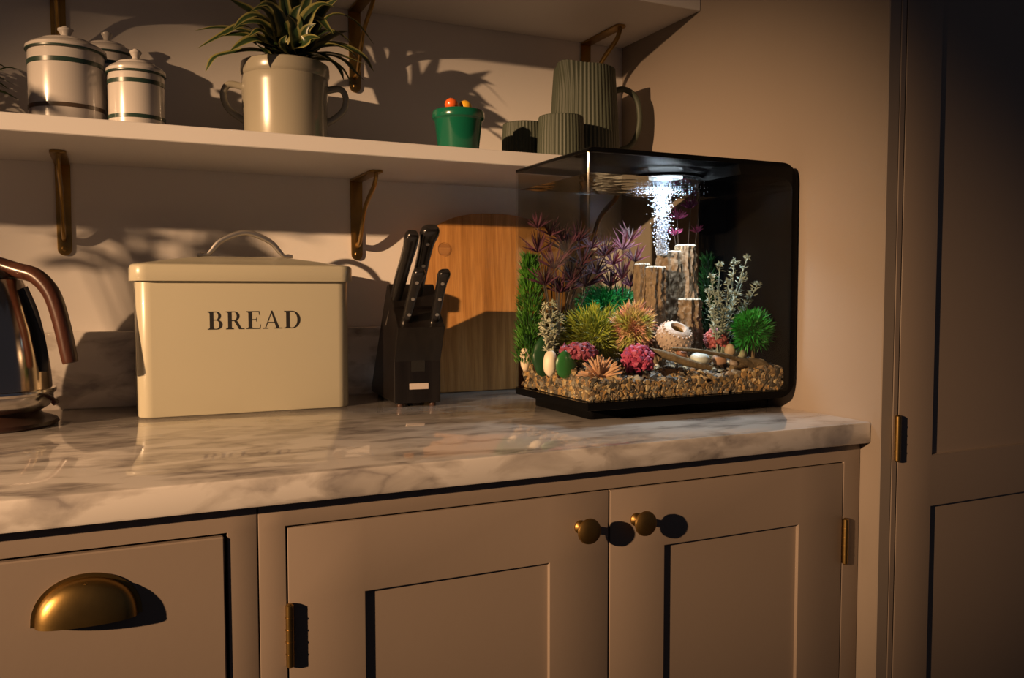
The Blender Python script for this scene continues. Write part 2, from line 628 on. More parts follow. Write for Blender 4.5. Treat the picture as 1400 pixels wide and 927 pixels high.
# drawer cabinet
XC = -1.4208
t = thing('drawer_cabinet', 'taupe drawer cabinet with a brass cup pull under the kettle', 'cabinet', ((XA+XC)/2, 0.3, -ZC))
carcass(t, XC, XA)
obj('face_frame', frame_mesh([XC, XC+0.03, -0.8496, XA-0.0006], [-0.80, -0.767, -0.543, -0.522, -0.298, -0.277, -0.0562, -0.0302], [(1, 1), (1, 3), (1, 5)], CY, 0.024), M['taupe'], t)
for k, (z0, z1) in enumerate(((-0.275, -0.0588), (-0.52, -0.30), (-0.765, -0.545))):
    d = bpy.data.objects.new('drawer', None)
    d.location = Vector((-1.12, CY, (z0+z1)/2)) - t.location
    d.empty_display_size = 0.02
    link(d, t)
    pr_ = 0.0032 if k == 0 else 0.0
    obj('drawer_front', box(XC+0.033, -0.8530, CY-pr_, CY+0.02, z0, z1, 0.0013, 1), M['taupe'], d)
    # cup pull: quarter dome open below
    cx, zb, wv, hv, dv = (-0.9735 if k == 0 else -1.12), (-0.1205 if k == 0 else (z0+z1)/2-0.02), 0.0425, 0.040, 0.0185
    b = BM()
    nu, nv = 28, 10
    grid = []
    y0 = CY-pr_
    for i in range(nu+1):
        a = PI*i/nu
        row = []
        for j in range(nv+1):
            e = 0.5*PI*j/nv
            rr = math.sin(e)**0.8
            row.append(b.verts.new((cx - wv*math.cos(a)*rr, y0 - 0.001 - dv*math.cos(e)**0.75, zb + hv*math.sin(a)**0.85*rr)))
        grid.append(row)
    for i in range(nu):
        for j in range(nv):
            b.faces.new((grid[i][j], grid[i+1][j], grid[i+1][j+1], grid[i][j+1]))
    bmesh.ops.remove_doubles(b, verts=b.verts, dist=0.00005)
    bmesh.ops.solidify(b, geom=list(b.faces), thickness=0.0013)
    fl = [(cx - (wv+0.0035)*math.cos(PI*i/24), zb + (hv+0.0035)*math.sin(PI*i/24)**0.85) for i in range(25)]
    prism(fl, 1, y0-0.0014, y0-0.0001, bm=b)
    cp = tag(obj('cup_pull', b, M['brass'], d, angle=50), 'antique brass cup pull')
    obj('screw', lathe([(0, 0), (0.0022, 0.0), (0.0022, 0.0008), (0, 0.0012)], 12, (cx, y0-0.0095, zb+hv*0.90)), M['brass'], cp)

# tall cabinet at the right: its end panel closes the worktop
TY = -0.0155
t = thing('tall_cabinet', 'tall taupe larder cabinet with panelled door beside the worktop end', 'cabinet', (0.4, 0.3, -ZC))
TOP = 1.45
obj('end_panel', box(0.0, 0.022, TY+0.0002, WY-0.001, -ZC, TOP, 0.0012, 1), M['end_panel'], t)
obj('carcass', box(0.0225, 0.80, TY+0.03, WY-0.001, -ZC+0.001, TOP), M['dark_gap'], t, smooth=False)
obj('face_frame', box(0.0224, 0.0322, TY, TY+0.028, -ZC, TOP, 0.0010, 1), M['taupe'], t)
obj('face_frame', box(0.0322, 0.80, TY+0.0002, TY+0.028, TOP-0.05, TOP, 0.0010, 1), M['taupe'], t)
obj('face_frame', box(0.77, 0.80, TY, TY+0.028, -ZC, TOP-0.05, 0.0010, 1), M['taupe'], t)
d = bpy.data.objects.new('door', None)
d.location = Vector((0.4, TY, 0)) - t.location
link(d, t)
shaker_front(d, 0.0342, 0.768, -0.80, TOP-0.052, TY, 0.0685, 0.09, 0.10, mid=[(-0.1258, -0.0518)], recess=0.0064)
hinge(d, 0.0290, -0.0528, 0.0084, TY)
hinge(d, 0.0290, 1.1, 1.16, TY)
hinge(d, 0.0290, -0.68, -0.62, TY)

# ------------------------------------------------------------------ shelves
SZ, ST, SY = 0.4013, 0.0222, 0.3764
UZ, UY = 0.6726, 0.3885
o = obj('wall_shelf', box(LEFT, -0.0006, SY, WY-0.0005, SZ-ST, SZ, 0.0012, 1), M['shelf'], loc=(-1.15, 0.5, SZ-ST))
tag(o, 'cream painted wall shelf holding the canisters, plant pot and jug', 'shelf')
o = obj('wall_shelf', box(LEFT, -0.0006, UY, WY-0.0005, UZ, UZ+ST, 0.0012, 1), M['shelf'], loc=(-1.15, 0.5, UZ))
tag(o, 'cream painted upper wall shelf above the plant and jug', 'shelf')


def bracket(x, ztop, label, group):
    t = thing('shelf_bracket', label, 'bracket', (x, WY, ztop-0.142), group=group)
    wv, zb = 0.0108, ztop-0.1420
    # wall plate, rounded foot
    poly = [(x-wv, ztop-0.0005), (x+wv, ztop-0.0005), (x+wv*0.92, zb+wv)]
    poly += [(x+wv*0.92*math.cos(-PI*k/10), zb+wv*0.92+wv*0.92*math.sin(-PI*k/10)) for k in range(1, 10)]
    poly += [(x-wv*0.92, zb+wv)]
    obj('wall_plate', prism(poly, 1, WY-0.0040, WY-0.0004, 0.0006), M['brass'], t)
    yt = 0.507
    poly = [(x-wv, WY-0.001), (x+wv, WY-0.001), (x+wv, yt+wv)]
    poly += [(x+wv*math.cos(-PI*k/8), yt+wv*0.8+wv*0.8*math.sin(-PI*k/8)) for k in range(1, 8)]
    poly += [(x-wv, yt+wv)]
    obj('shelf_plate', prism(poly, 2, ztop-0.0040, ztop-0.0004, 0.0006), M['brass'], t)
    pts = [(x, yt+0.010, ztop-0.004), (x, yt+0.0110, ztop-0.012), (x, WY-0.113, ztop-0.025), (x, WY-0.080, ztop-0.041), (x, WY-0.057, ztop-0.056), (x, WY-0.043, ztop-0.076), (x, WY-0.031, ztop-0.098),
           (x, WY-0.021, ztop-0.112), (x, WY-0.012, ztop-0.1155), (x, WY-0.003, ztop-0.1155)]
    path = smooth_path(pts, 30)
    obj('brace', tube(path, [0.0056]*31, 10, flat=0.6, upv=(1, 0, 0)), M['brass'], t)
    b = lathe([(0, 0.0022), (0.0030, 0.0018), (0.0044, 0.0004), (0.0044, 0)], 16)
    bmesh.ops.rotate(b, cent=(0, 0, 0), matrix=Matrix.Rotation(R(90), 3, 'X'), verts=b.verts)
    bmesh.ops.translate(b, vec=(x, WY-0.004, zb+wv), verts=b.verts)
    obj('screw', b, M['brass'], t)
    return t


SB = SZ-ST
for x, n in ((-1.0105, 'above the kettle'), (-0.5515, 'between the bread bin and the knives'), (-0.0855, 'behind the aquarium')):
    bracket(x, SB, 'aged brass bracket under the lower shelf, '+n, 'brackets of the lower shelf')
for x, n in ((-1.0105, 'behind the white canisters'), (-0.5515, 'behind the potted plant'), (-0.0855, 'behind the ribbed jug')):
    bracket(x, UZ, 'aged brass bracket under the upper shelf, '+n, 'brackets of the upper shelf')


# ------------------------------------------------------------------ canisters
def canister(name, label, c, r, h, bands, knob_h, band_mats):
    t = thing(name, label, 'canister', c, group='striped canisters on the shelf')
    body = [(0, 0.0), (r*0.93, 0.0), (r*0.985, 0.004), (r, 0.010), (r, h-0.004), (r*0.985, h), (r*0.90, h), (r*0.88, h-0.012), (0, h-0.012)]
    obj('body', lathe(body, 56, c), M['white_glaze'], t)
    for z, hh, mm in zip(*bands, band_mats):
        bb = [(r*0.995, z-hh), (r+0.0007, z-hh*0.9), (r+0.0007, z+hh*0.9), (r*0.995, z+hh)]
        obj('band', lathe(bb, 56, c), M[mm], t)
    R1 = r*1.055
    lid = [(0, h+0.0005), (R1*0.97, h+0.0005), (R1, h+0.003), (R1*0.995, h+0.0065), (R1*0.9, h+0.0105), (R1*0.72, h+0.0145), (R1*0.68, h+0.0150), (R1*0.64, h+0.0175), (R1*0.45, h+0.0205), (R1*0.22, h+0.0222),
           (R1*0.13, h+0.0245), (R1*0.115, h+0.027)]
    l = obj('lid', lathe(lid, 56, c), M['white_glaze'], t)
    lb = [(R1*0.955, h-0.0006), (R1*1.004, h+0.0004), (R1*1.004, h+0.0022), (R1*0.97, h+0.0030)]
    obj('band', lathe(lb, 56, c), M['green_glaze'], l)
    q = h+0.026
    kk = [(R1*0.115, q-0.003), (R1*0.12, q), (R1*0.17, q+knob_h*0.35), (R1*0.205, q+knob_h*0.55), (R1*0.2, q+knob_h*0.72), (R1*0.15, q+knob_h*0.82), (R1*0.10, q+knob_h*0.88), (R1*0.09, q+knob_h*0.97), (0, q+knob_h)]
    obj('lid_knob', lathe(kk, 28, c), M['white_glaze'], l)
    return t


canister('canister', 'large white canister with a green and a brown band on the shelf', (-0.9960, 0.512, SZ), 0.0485, 0.1100, ((0.0930, 0.0325), (0.0034, 0.0030)), 0.0125, ('green_glaze', 'brown_glaze'))
canister('canister', 'small white canister with green bands in front of two larger ones', (-0.9080, 0.484, SZ), 0.0372, 0.0830, ((0.0705, 0.0222), (0.0032, 0.0028)), 0.0120, ('green_glaze', 'green_glaze'))
canister('canister', 'white canister half hidden behind two other canisters', (-0.9440, 0.600, SZ), 0.0370, 0.1350, ((0.1195, 0.0195), (0.0032, 0.0028)), 0.0120, ('green_glaze', 'brown_glaze'))

# ------------------------------------------------------------------ crock with plant
PC = Vector((-0.6930, 0.528, SZ))
t = thing('stoneware_crock', 'cream glazed stoneware crock with two ear handles holding a striped plant', 'plant pot', PC)
r0 = 0.0660
prof = [(0, 0), (r0*0.955, 0), (r0*0.97, 0.003), (r0*0.98, 0.05), (r0, 0.098), (r0*0.998, 0.1095), (r0*0.990, 0.1110), (r0*1.012, 0.1130), (r0*1.030, 0.1165), (r0*1.030, 0.1265), (r0*1.015, 0.1315), (r0*0.985, 0.1330), (r0*0.955, 0.1300), (r0*0.945, 0.120), (r0*0.93, 0.098), (0, 0.098)]
obj('body', lathe(prof, 64, PC), M['stoneware'], t, angle=28)
ax = Vector((math.cos(R(-14)), math.sin(R(-14)), 0))
for s in (-1, 1):
    pts = [PC + ax*s*(r0*0.88) + Vector((0, 0, 0.096)), PC + ax*s*(r0+0.018) + Vector((0, 0, 0.100)), PC + ax*s*(r0+0.027) + Vector((0, 0, 0.085)),
           PC + ax*s*(r0+0.022) + Vector((0, 0, 0.066)), PC + ax*s*(r0+0.007) + Vector((0, 0, 0.052)), PC + ax*s*(r0*0.86) + Vector((0, 0, 0.043))]
    path = smooth_path(pts, 26)
    obj('ear_handle', tube(path, [0.0058-0.0008*math.sin(PI*i/26) for i in range(27)], 12, flat=0.75, upv=(0, 1, 0)), M['stoneware'], t)
obj('soil', lathe([(r0*0.935, 0.100), (r0*0.5, 0.113), (0, 0.116)], 32, PC), M['soil'], t)

M['striped_leaf'] = leaf_mat('striped_leaf', [(0.0, (0.25, 0.23, 0.08)), (0.15, (0.22, 0.21, 0.065)), (0.25, (0.026, 0.050, 0.016)), (0.75, (0.020, 0.042, 0.014)), (0.85, (0.22, 0.21, 0.065)), (1.0, (0.26, 0.23, 0.085))])
M['green_leaf'] = leaf_mat('green_leaf', [(0.0, (0.05, 0.10, 0.03)), (0.5, (0.09, 0.15, 0.05)), (1.0, (0.05, 0.10, 0.03))])


def blade(path, wid, nrm, fold=0.25, cols=6, bm=None):
    """arched leaf blade along path, with uv.x across"""
    b = bm if bm is not None else bmesh.new()
    uvl = b.loops.layers.uv.verify()
    n = len(path)
    rows = []
    for i, p in enumerate(path):
        t = (path[min(i+1, n-1)]-path[max(i-1, 0)]).normalized()
        s = t.cross(Vector(nrm))
        s = s.normalized() if s.length > 1e-4 else Vector((1, 0, 0))
        u = s.cross(t).normalized()
        f = i/(n-1)
        ww = wid*(min(1, 0.35+f*3.0) if f < 0.25 else 1.0)*(1-max(0, (f-0.35)/0.65)**2.2)
        ww = max(ww, wid*0.02)
        rows.append([b.verts.new(p + s*ww*(k/cols*2-1) + u*ww*fold*abs(k/cols*2-1)) for k in range(cols+1)])
    for i in range(n-1):
        for k in range(cols):
            fc = b.faces.new((rows[i][k], rows[i][k+1], rows[i+1][k+1], rows[i+1][k]))
            for lp, (uu, vv) in zip(fc.loops, ((k, i), (k+1, i), (k+1, i+1), (k, i+1))):
                lp[uvl].uv = (uu/cols, vv/(n-1))
    return b


pl = thing('striped_leaf_plant', 'houseplant with arching yellow-edged green leaves in the cream crock', 'plant', PC + Vector((0, 0, 0.116)))
# (pixel path of the blade, depth offsets at foot and tip, half width, facing)
LV = [
    ([(372, 84), (345, 76), (312, 74), (292, 80), (281, 98)], (-0.035, -0.030), 0.0085, (0.1, -0.5, 1)),
    ([(380, 82), (352, 50), (330, 36), (300, 50), (270, 66)], (-0.02, -0.06), 0.0060, (0, -0.6, 1)),
    ([(385, 84), (362, 55), (330, 42), (296, 38), (266, 42)], (0.0, -0.01), 0.0075, (0, -0.7, 1)),
    ([(388, 82), (368, 48), (345, 18), (326, 6), (310, -4)], (-0.01, -0.03), 0.0065, (0, -1, 0.7)),
    ([(368, 86), (352, 62), (338, 50), (318, 48), (298, 50)], (-0.045, -0.055), 0.0065, (0, -0.8, 1)),
    ([(392, 84), (380, 40), (362, 8), (350, -20)], (-0.02, -0.04), 0.0075, (0.2, -1, 0.3)),
    ([(396, 84), (392, 40), (388, 2), (384, -40)], (-0.01, -0.02), 0.0090, (0, -1, 0.2)),
    ([(398, 84), (408, 40), (418, 8), (430, -25)], (-0.01, -0.02), 0.0085, (-0.1, -1, 0.2)),
    ([(402, 84), (425, 42), (442, 14), (466, -6)], (-0.02, -0.05), 0.0080, (-0.2, -1, 0.4)),
    ([(404, 82), (420, 30), (437, 28), (447, 38), (456, 47)], (-0.03, -0.06), 0.0055, (-0.2, -0.8, 1)),
    ([(408, 84), (432, 45), (456, 20), (486, 30), (512, 62)], (0.0, -0.04), 0.0050, (0, -0.5, 1)),
    ([(414, 86), (436, 66), (466, 64), (494, 76), (511, 98)], (-0.03, -0.055), 0.0115, (0, -0.6, 1)),
    ([(412, 86), (440, 74), (462, 76), (482, 82), (503, 90)], (-0.05, -0.065), 0.0085, (0, -0.4, 1)),
    ([(416, 84), (446, 76), (470, 84), (484, 98), (498, 110)], (-0.02, -0.045), 0.0060, (0.2, -0.6, 1)),
    ([(420, 84), (442, 82), (464, 92), (474, 104), (482, 118)], (0.01, 0.02), 0.0065, (0.2, -0.6, 1)),
    ([(390, 86), (376, 66), (362, 48), (352, 42), (340, 50)], (-0.05, -0.075), 0.0060, (0, -0.8, 0.8)),
    ([(394, 88), (384, 60), (374, 30), (358, 12), (342, 16)], (-0.03, -0.07), 0.0060, (0, -0.9, 0.6)),
    ([(400, 86), (394, 50), (402, 20), (412, 6)], (-0.04, -0.06), 0.0065, (0.1, -1, 0.2)),
    ([(404, 86), (414, 55), (420, 40), (432, 32)], (-0.045, -0.07), 0.0060, (-0.2, -1, 0.3)),
    ([(392, 84), (376, 20), (352, -22), (330, -30)], (0.02, 0.04), 0.0080, (0, -0.8, 0.6)),
    ([(404, 84), (430, 20), (470, -20), (500, -10)], (0.02, 0.05), 0.0080, (0, -0.8, 0.6)),
    ([(400, 84), (404, 30), (402, -20), (395, -60)], (0.02, 0.05), 0.0090, (0, -1, 0.2)),
    ([(408, 84), (440, 58), (462, 46), (478, 42)], (0.02, 0.07), 0.0065, (0, -0.6, 1)),
    ([(386, 86), (372, 72), (356, 60), (342, 56), (326, 62)], (-0.055, -0.07), 0.0060, (0, -0.7, 0.9)),
    ([(400, 84), (390, 66), (386, 58), (392, 48)], (-0.055, -0.075), 0.0055, (0.1, -1, 0.2)),
    ([(376, 84), (360, 58), (346, 54), (330, 60), (314, 70)], (-0.06, -0.09), 0.0070, (0, -0.7, 0.9)),
    ([(384, 80), (372, 40), (352, 22), (334, 26), (318, 40)], (-0.03, -0.06), 0.0065, (0, -0.7, 0.9)),
    ([(388, 82), (372, 52), (360, 34), (344, 30), (326, 34)], (-0.045, -0.07), 0.0070, (0, -0.8, 0.8)),
    ([(392, 84), (388, 48), (378, 18), (366, 6), (352, 8)], (-0.045, -0.08), 0.0070, (0, -0.9, 0.6)),
    ([(404, 82), (412, 44), (424, 18), (440, 6), (458, 10)], (-0.03, -0.06), 0.0070, (0, -0.8, 0.8)),
    ([(408, 84), (424, 58), (444, 44), (462, 46), (480, 58)], (-0.03, -0.05), 0.0065, (0, -0.6, 1)),
    ([(410, 86), (428, 70), (450, 62), (474, 68), (492, 82)], (-0.045, -0.07), 0.0075, (0, -0.5, 1)),
    ([(412, 86), (434, 80), (452, 84), (464, 96), (470, 110)], (-0.055, -0.07), 0.0060, (0.2, -0.6, 1)),
    ([(398, 84), (404, 58), (400, 34), (392, 20)], (-0.055, -0.085), 0.0075, (0.1, -1, 0.2)),
    ([(402, 84), (412, 62), (424, 52), (438, 52)], (-0.06, -0.085), 0.0065, (-0.1, -0.9, 0.6)),
]
for px, (d0, d1), wv, nr in LV:
    n = len(px)
    pts = [AY(x, y, PC.y + d0 + (d1-d0)*k/(n-1)) for k, (x, y) in enumerate(px)]
    base = PC + Vector((random.uniform(-.02, .02), random.uniform(-.02, .02), 0.108))
    q0 = base.lerp(pts[1], 0.42)
    q0.z = max(q0.z, SZ+0.139)
    pts[1].z = max(pts[1].z, SZ+0.140)
    path = smooth_path([base, q0] + pts[1:], 20)
    obj('leaf', blade(path, wv*(1.75 if wv < 0.0072 else 1.4), nr), M['striped_leaf'], pl, angle=80)

# ------------------------------------------------------------------ emerald pot with two little balls
c = Vector((-0.4325, 0.452, SZ))
t = thing('glazed_cup_pot', 'small emerald green glazed pot with a thick rim on the shelf', 'pot', c)
rt_, rb_, h = 0.0395, 0.0325, 0.0700
prof = [(0, 0), (rb_*0.96, 0), (rb_, 0.002), (rt_*0.97, h-0.016), (rt_*0.985, h-0.0150), (rt_*1.06, h-0.0125), (rt_*1.075, h-0.010), (rt_*1.065, h-0.002), (rt_*1.03, h), (rt_*0.97, h-0.001), (rt_*0.93, h-0.010), (0, h-0.010)]
obj('body', lathe(prof, 56, c), M['emerald'], t)
obj('soil', lathe([(rt_*0.93, h-0.008), (rt_*0.4, h-0.004), (0, h-0.0005)], 32, c), M['soil'], t)
P1 = AY(617, 138, 0.440)
P2 = AY(636, 140, 0.446)
for nm, P, mm, lb in (('orange_ball', P1, 'orange', 'small round orange ball peeping over the emerald pot'), ('yellow_ball', P2, 'yellow', 'small round yellow ball peeping over the emerald pot')):
    rr = 0.0108
    zc = SZ + h + 0.0080
    tt = thing(nm, lb, 'ball', (P.x, P.y, zc-rr*0.9))
    obj('skin', blob((P.x, P.y, zc), rr, 3, 0.02, 3, scale=(1, 1, 0.92)), M[mm], tt)
    obj('stem_end', lathe([(0, 0.0015), (0.0012, 0.001), (0.0022, -0.0008)], 10, (P.x, P.y, zc+rr*0.92)), M['olive'], tt)


# ------------------------------------------------------------------ ribbed olive cups and jug
def ribbed(profile, c, ribs, amp):
    return lathe(profile, ribs*6, c, ribs, amp)


for nm, c, r, h, lb in (('ribbed_cup', Vector((-0.2385, 0.462, SZ)), 0.0405, 0.079, 'ribbed olive green cup standing in front of the jug'),
                        ('ribbed_cup', Vector((-0.2680, 0.545, SZ)), 0.0405, 0.079, 'ribbed olive green cup half hidden behind another cup')):
    t = thing(nm, lb, 'cup', c, group='ribbed olive cups')
    prof = [(r*0.90, 0.0), (r*0.97, 0.003), (r, 0.012), (r*0.985, h*0.6), (r*0.95, h-0.003), (r*0.94, h)]
    obj('body', ribbed(prof, c, 40, 0.016), M['olive'], t, angle=70)
    obj('inside', lathe([(0, 0), (r*0.90, 0.0)], 60, c), M['olive'], t)
    obj('rim', lathe([(r*0.945, h-0.0002), (r*0.93, h+0.001), (r*0.90, h+0.0005), (r*0.885, h-0.004), (r*0.87, 0.006), (0, 0.005)], 60, c), M['olive'], t)

c = Vector((-0.1500, 0.535, SZ))
t = thing('ribbed_jug', 'tall ribbed olive green jug with a spout and a loop handle', 'jug', c)
rb, rt2, h = 0.0655, 0.0560, 0.186
b = BM()
ribs = 52
seg = ribs*6
rings = []
NZ = 22
spout = Vector((-math.cos(R(28)), -math.sin(R(28)), 0)).normalized()
for i in range(NZ+1):
    f = i/NZ
    z = h*f
    r = rb+(rt2-rb)*(f**1.3)
    if f < 0.06:
        r *= 0.93+0.07*math.sqrt(f/0.06)
    ring = []
    for k in range(seg):
        a = 2*PI*k/seg
        dv = Vector((math.cos(a), math.sin(a), 0))
        q = max(0, dv.dot(spout))
        pull = 0.016*(max(0, (f-0.70)/0.30)**1.5)*q**14
        rr = r*(1+0.013*math.cos(a*ribs)) + pull
        ring.append(b.verts.new(c + dv*rr + Vector((0, 0, z + 0.004*(f**8)*q**14))))
    rings.append(ring)
inner = []
for (i, sc) in ((NZ, 0.945), (NZ-4, 0.93), (2, 0.93)):
    inner.append([b.verts.new(Vector((c.x+(v.co.x-c.x)*sc, c.y+(v.co.y-c.y)*sc, v.co.z))) for v in rings[i]])
allr = rings + inner
for A, B in zip(allr[:-1], allr[1:]):
    for k in range(seg):
        b.faces.new((A[k], A[(k+1) % seg], B[(k+1) % seg], B[k]))
b.faces.new(rings[0][::-1])
b.faces.new(inner[-1])
obj('body', b, M['olive'], t, angle=70)
hd = Vector((math.cos(R(-12)), math.sin(R(-12)), 0))
pts = [c + hd*0.053 + Vector((0, 0, 0.150)), c + hd*0.078 + Vector((0, 0, 0.156)), c + hd*0.101 + Vector((0, 0, 0.142)), c + hd*0.109 + Vector((0, 0, 0.112)),
       c + hd*0.106 + Vector((0, 0, 0.080)), c + hd*0.092 + Vector((0, 0, 0.054)), c + hd*0.074 + Vector((0, 0, 0.045)), c + hd*0.060 + Vector((0, 0, 0.043))]
obj('loop_handle', tube(smooth_path(pts, 34), 0.0056, 12, flat=0.85, upv=(0, 1, 0)), M['olive'], t)

# ------------------------------------------------------------------ bread bin
BX0, BX1, BY0, BY1, BH = -0.9162, -0.6090, 0.469, 0.618, 0.2000
t = thing('bread_bin', 'cream enamel bread bin lettered BREAD with an arched metal handle', 'bread bin', ((BX0+BX1)/2, (BY0+BY1)/2, 0))
obj('body', prism(rrect(BX0, BX1, BY0, BY1, 0.020, 8), 2, 0.0, BH, 0.0022), M['cream'], t)
# lid: skirt plus gently domed top
b = BM()
lx0, lx1, ly0, ly1 = BX0-0.0068, BX1+0.0055, BY0-0.0075, BY1+0.006
rings = []
spec_ = [(0.0, 0.1965), (-0.0004, 0.1972), (-0.0004, 0.2165), (0.0010, 0.2195), (0.004, 0.2210), (0.012, 0.2222), (0.030, 0.2285), (0.048, 0.2335), (0.062, 0.2350), (0.0765, 0.2356)]
inn = [(0.0045, 0.1965)]
for ins, z in spec_:
    ix = ins if ins < 0.013 else 0.012+(ins-0.012)*2.05
    pr = rrect(lx0+ix, lx1-ix, ly0+ins, ly1-ins, 0.022 if ins < 0.05 else 0.0006, 8)
    rings.append([b.verts.new((x, y, z)) for x, y in pr])
for A, B in zip(rings[:-1], rings[1:]):
    m_ = len(A)
    for k in range(m_):
        b.faces.new((A[k], A[(k+1) % m_], B[(k+1) % m_], B[k]))
b.faces.new(rings[-1])
b.faces.new(rings[0][::-1])
lid = obj('lid', b, M['cream'], t, angle=40)
hy = (BY0+BY1)/2
pts = [(-0.8270, hy, 0.2375), (-0.8130, hy, 0.2378), (-0.8060, hy, 0.2440), (-0.7900, hy, 0.2610), (-0.7545, hy, 0.2735), (-0.7190, hy, 0.2610), (-0.7025, hy, 0.2440), (-0.6960, hy, 0.2378), (-0.6830, hy, 0.2375)]
obj('arch_handle', tube(smooth_path(pts, 48), [0.0030+0.0016*math.sin(PI*i/48)**2 for i in range(49)], 10, flat=0.8, upv=(0, 1, 0)), M['satin_steel'], lid)
for x in (-0.8200, -0.6895):
    obj('rivet', lathe([(0, 0.0018), (0.0022, 0.0014), (0.0032, 0.0)], 12, (x, hy, 0.2395)), M['chrome'], lid)


def serif_word():
    """BREAD in a bracketed old-style serif, unit cap height; returns list of (glyph polygons, advance)"""
    def rc(x0, y0, x1, y1):
        return [(x0, y0), (x1, y0), (x1, y1), (x0, y1)]

    def bowl(x, y0, y1, rx, th, thin):
        yc, ry = (y0+y1)/2, (y1-y0)/2
        out = [(x+rx*math.sin(PI*k/20), yc-ry*math.cos(PI*k/20)) for k in range(21)]
        inn = [(x+(rx-th)*math.sin(PI*k/20), yc-(ry-thin)*math.cos(PI*k/20)) for k in range(20, -1, -1)]
        # strips, so that every polygon is convex
        polys = []
        inn = inn[::-1]
        for k in range(20):
            polys.append([out[k], out[k+1], inn[k+1], inn[k]])
        return polys
    s, w0, w1 = 0.052, 0.12, 0.300
    stem = [rc(w0, 0, w1, 1), rc(0.02, 0, w1+0.10, s), rc(0.02, 1-s, w1+0.10, 1)]
    stem += [[(w0-0.05, s), (w0, s), (w0, s+0.05)], [(w1, s), (w1+0.05, s), (w1, s+0.05)], [(w0-0.05, 1-s), (w0, 1-s-0.05), (w0, 1-s)]]
    B = stem + [rc(w1, 1-s, 0.42, 1), rc(w1, 0.50, 0.44, 0.50+s), rc(w1, 0, 0.44, s)] + bowl(0.42, 0.50, 1.0, 0.235, 0.135, s) + bowl(0.44, 0.0, 0.545, 0.275, 0.15, s)
    Rr = stem + [rc(w1, 1-s, 0.42, 1), rc(w1, 0.46, 0.42, 0.46+s)] + bowl(0.42, 0.46, 1.0, 0.255, 0.14, s)
    Rr += [[(0.40, 0.49), (0.54, 0.49), (0.80, 0.0), (0.645, 0.0)], rc(0.66, 0, 0.90, s)]
    E = stem + [rc(w1, 1-s, 0.66, 1), rc(w1, 0, 0.68, s), rc(w1, 0.50, 0.52, 0.50+s), [(0.61, 1), (0.66, 1), (0.665, 0.78), (0.645, 0.78)], [(0.64, 0), (0.70, 0.0), (0.725, 0.25), (0.705, 0.25)], rc(0.50, 0.41, 0.525, 0.635)]
    A = [[(0.07, 0.0), (0.12, 0.0), (0.44, 0.94), (0.40, 0.98)], [(0.38, 1.02), (0.46, 1.02), (0.82, 0.0), (0.65, 0.0)], rc(0.20, 0.33, 0.62, 0.33+s), rc(-0.02, 0, 0.25, s), rc(0.55, 0, 0.93, s)]
    D = stem + [rc(w1, 1-s, 0.42, 1), rc(w1, 0, 0.42, s)] + bowl(0.42, 0.0, 1.0, 0.42, 0.155, s)
    return [(B, 0.86), (Rr, 0.98), (E, 0.84), (A, 1.02), (D, 0.86)]


b = BM()
glyphs = serif_word()
adv = sum(g[1] for g in glyphs)
LX0, LX1, LZ0, LZ1 = -0.8215, -0.6860, 0.1253, 0.1520
sx = (LX1-LX0)/adv
q = 0.0
for gi, (polys, a) in enumerate(glyphs):
    for pi_, po in enumerate(polys):
        yy = BY0-0.00015-0.000004*pi_
        prism([(LX0+(q+u)*sx, LZ0+v*(LZ1-LZ0)) for u, v in po], 1, yy, BY0+0.0005, bm=b)
    q += a
obj('lettering', b, M['print'], t, smooth=False)
tag(t.children[-1], 'black serif lettering reading BREAD')

# ------------------------------------------------------------------ cutting board leaning on the wall
hx, cxb, bt = 0.145, -0.3055, 0.022
pts2 = [(-hx, 0.0), (hx, 0.0)]
for k in range(25):
    a = PI*k/24
    u = math.cos(a)
    pts2.append((hx*(abs(u)**0.85)*(1 if u >= 0 else -1), 0.236+0.089*math.sin(a)**0.85))
t = thing('cutting_board', 'arched oak cutting board leaning on the wall behind the knife block', 'cutting board', (cxb, 0.585, 0.0))
t.rotation_euler = (R(-3.2), 0, 0)
obj('board', prism(pts2, 1, -bt/2, bt/2, 0.003), M['board'], t, local=True)
b = lathe([(0, 0.0002), (0.0108, 0.0002), (0.0110, -0.0006), (0.0120, -0.0006), (0.0122, 0.0004), (0.0126, 0.0004), (0.0126, -0.002)], 32)
bmesh.ops.rotate(b, cent=(0, 0, 0), matrix=Matrix.Rotation(R(90), 3, 'X'), verts=b.verts)
bmesh.ops.translate(b, vec=(-0.101, -bt/2-0.0004, 0.2565), verts=b.verts)
obj('wooden_plug', b, wood('oak_plug', (0.30, 0.135, 0.045), (0.38, 0.18, 0.06), (0.44, 0.22, 0.08), axis_stretch=(0.5, 10, 10)), t, local=True)

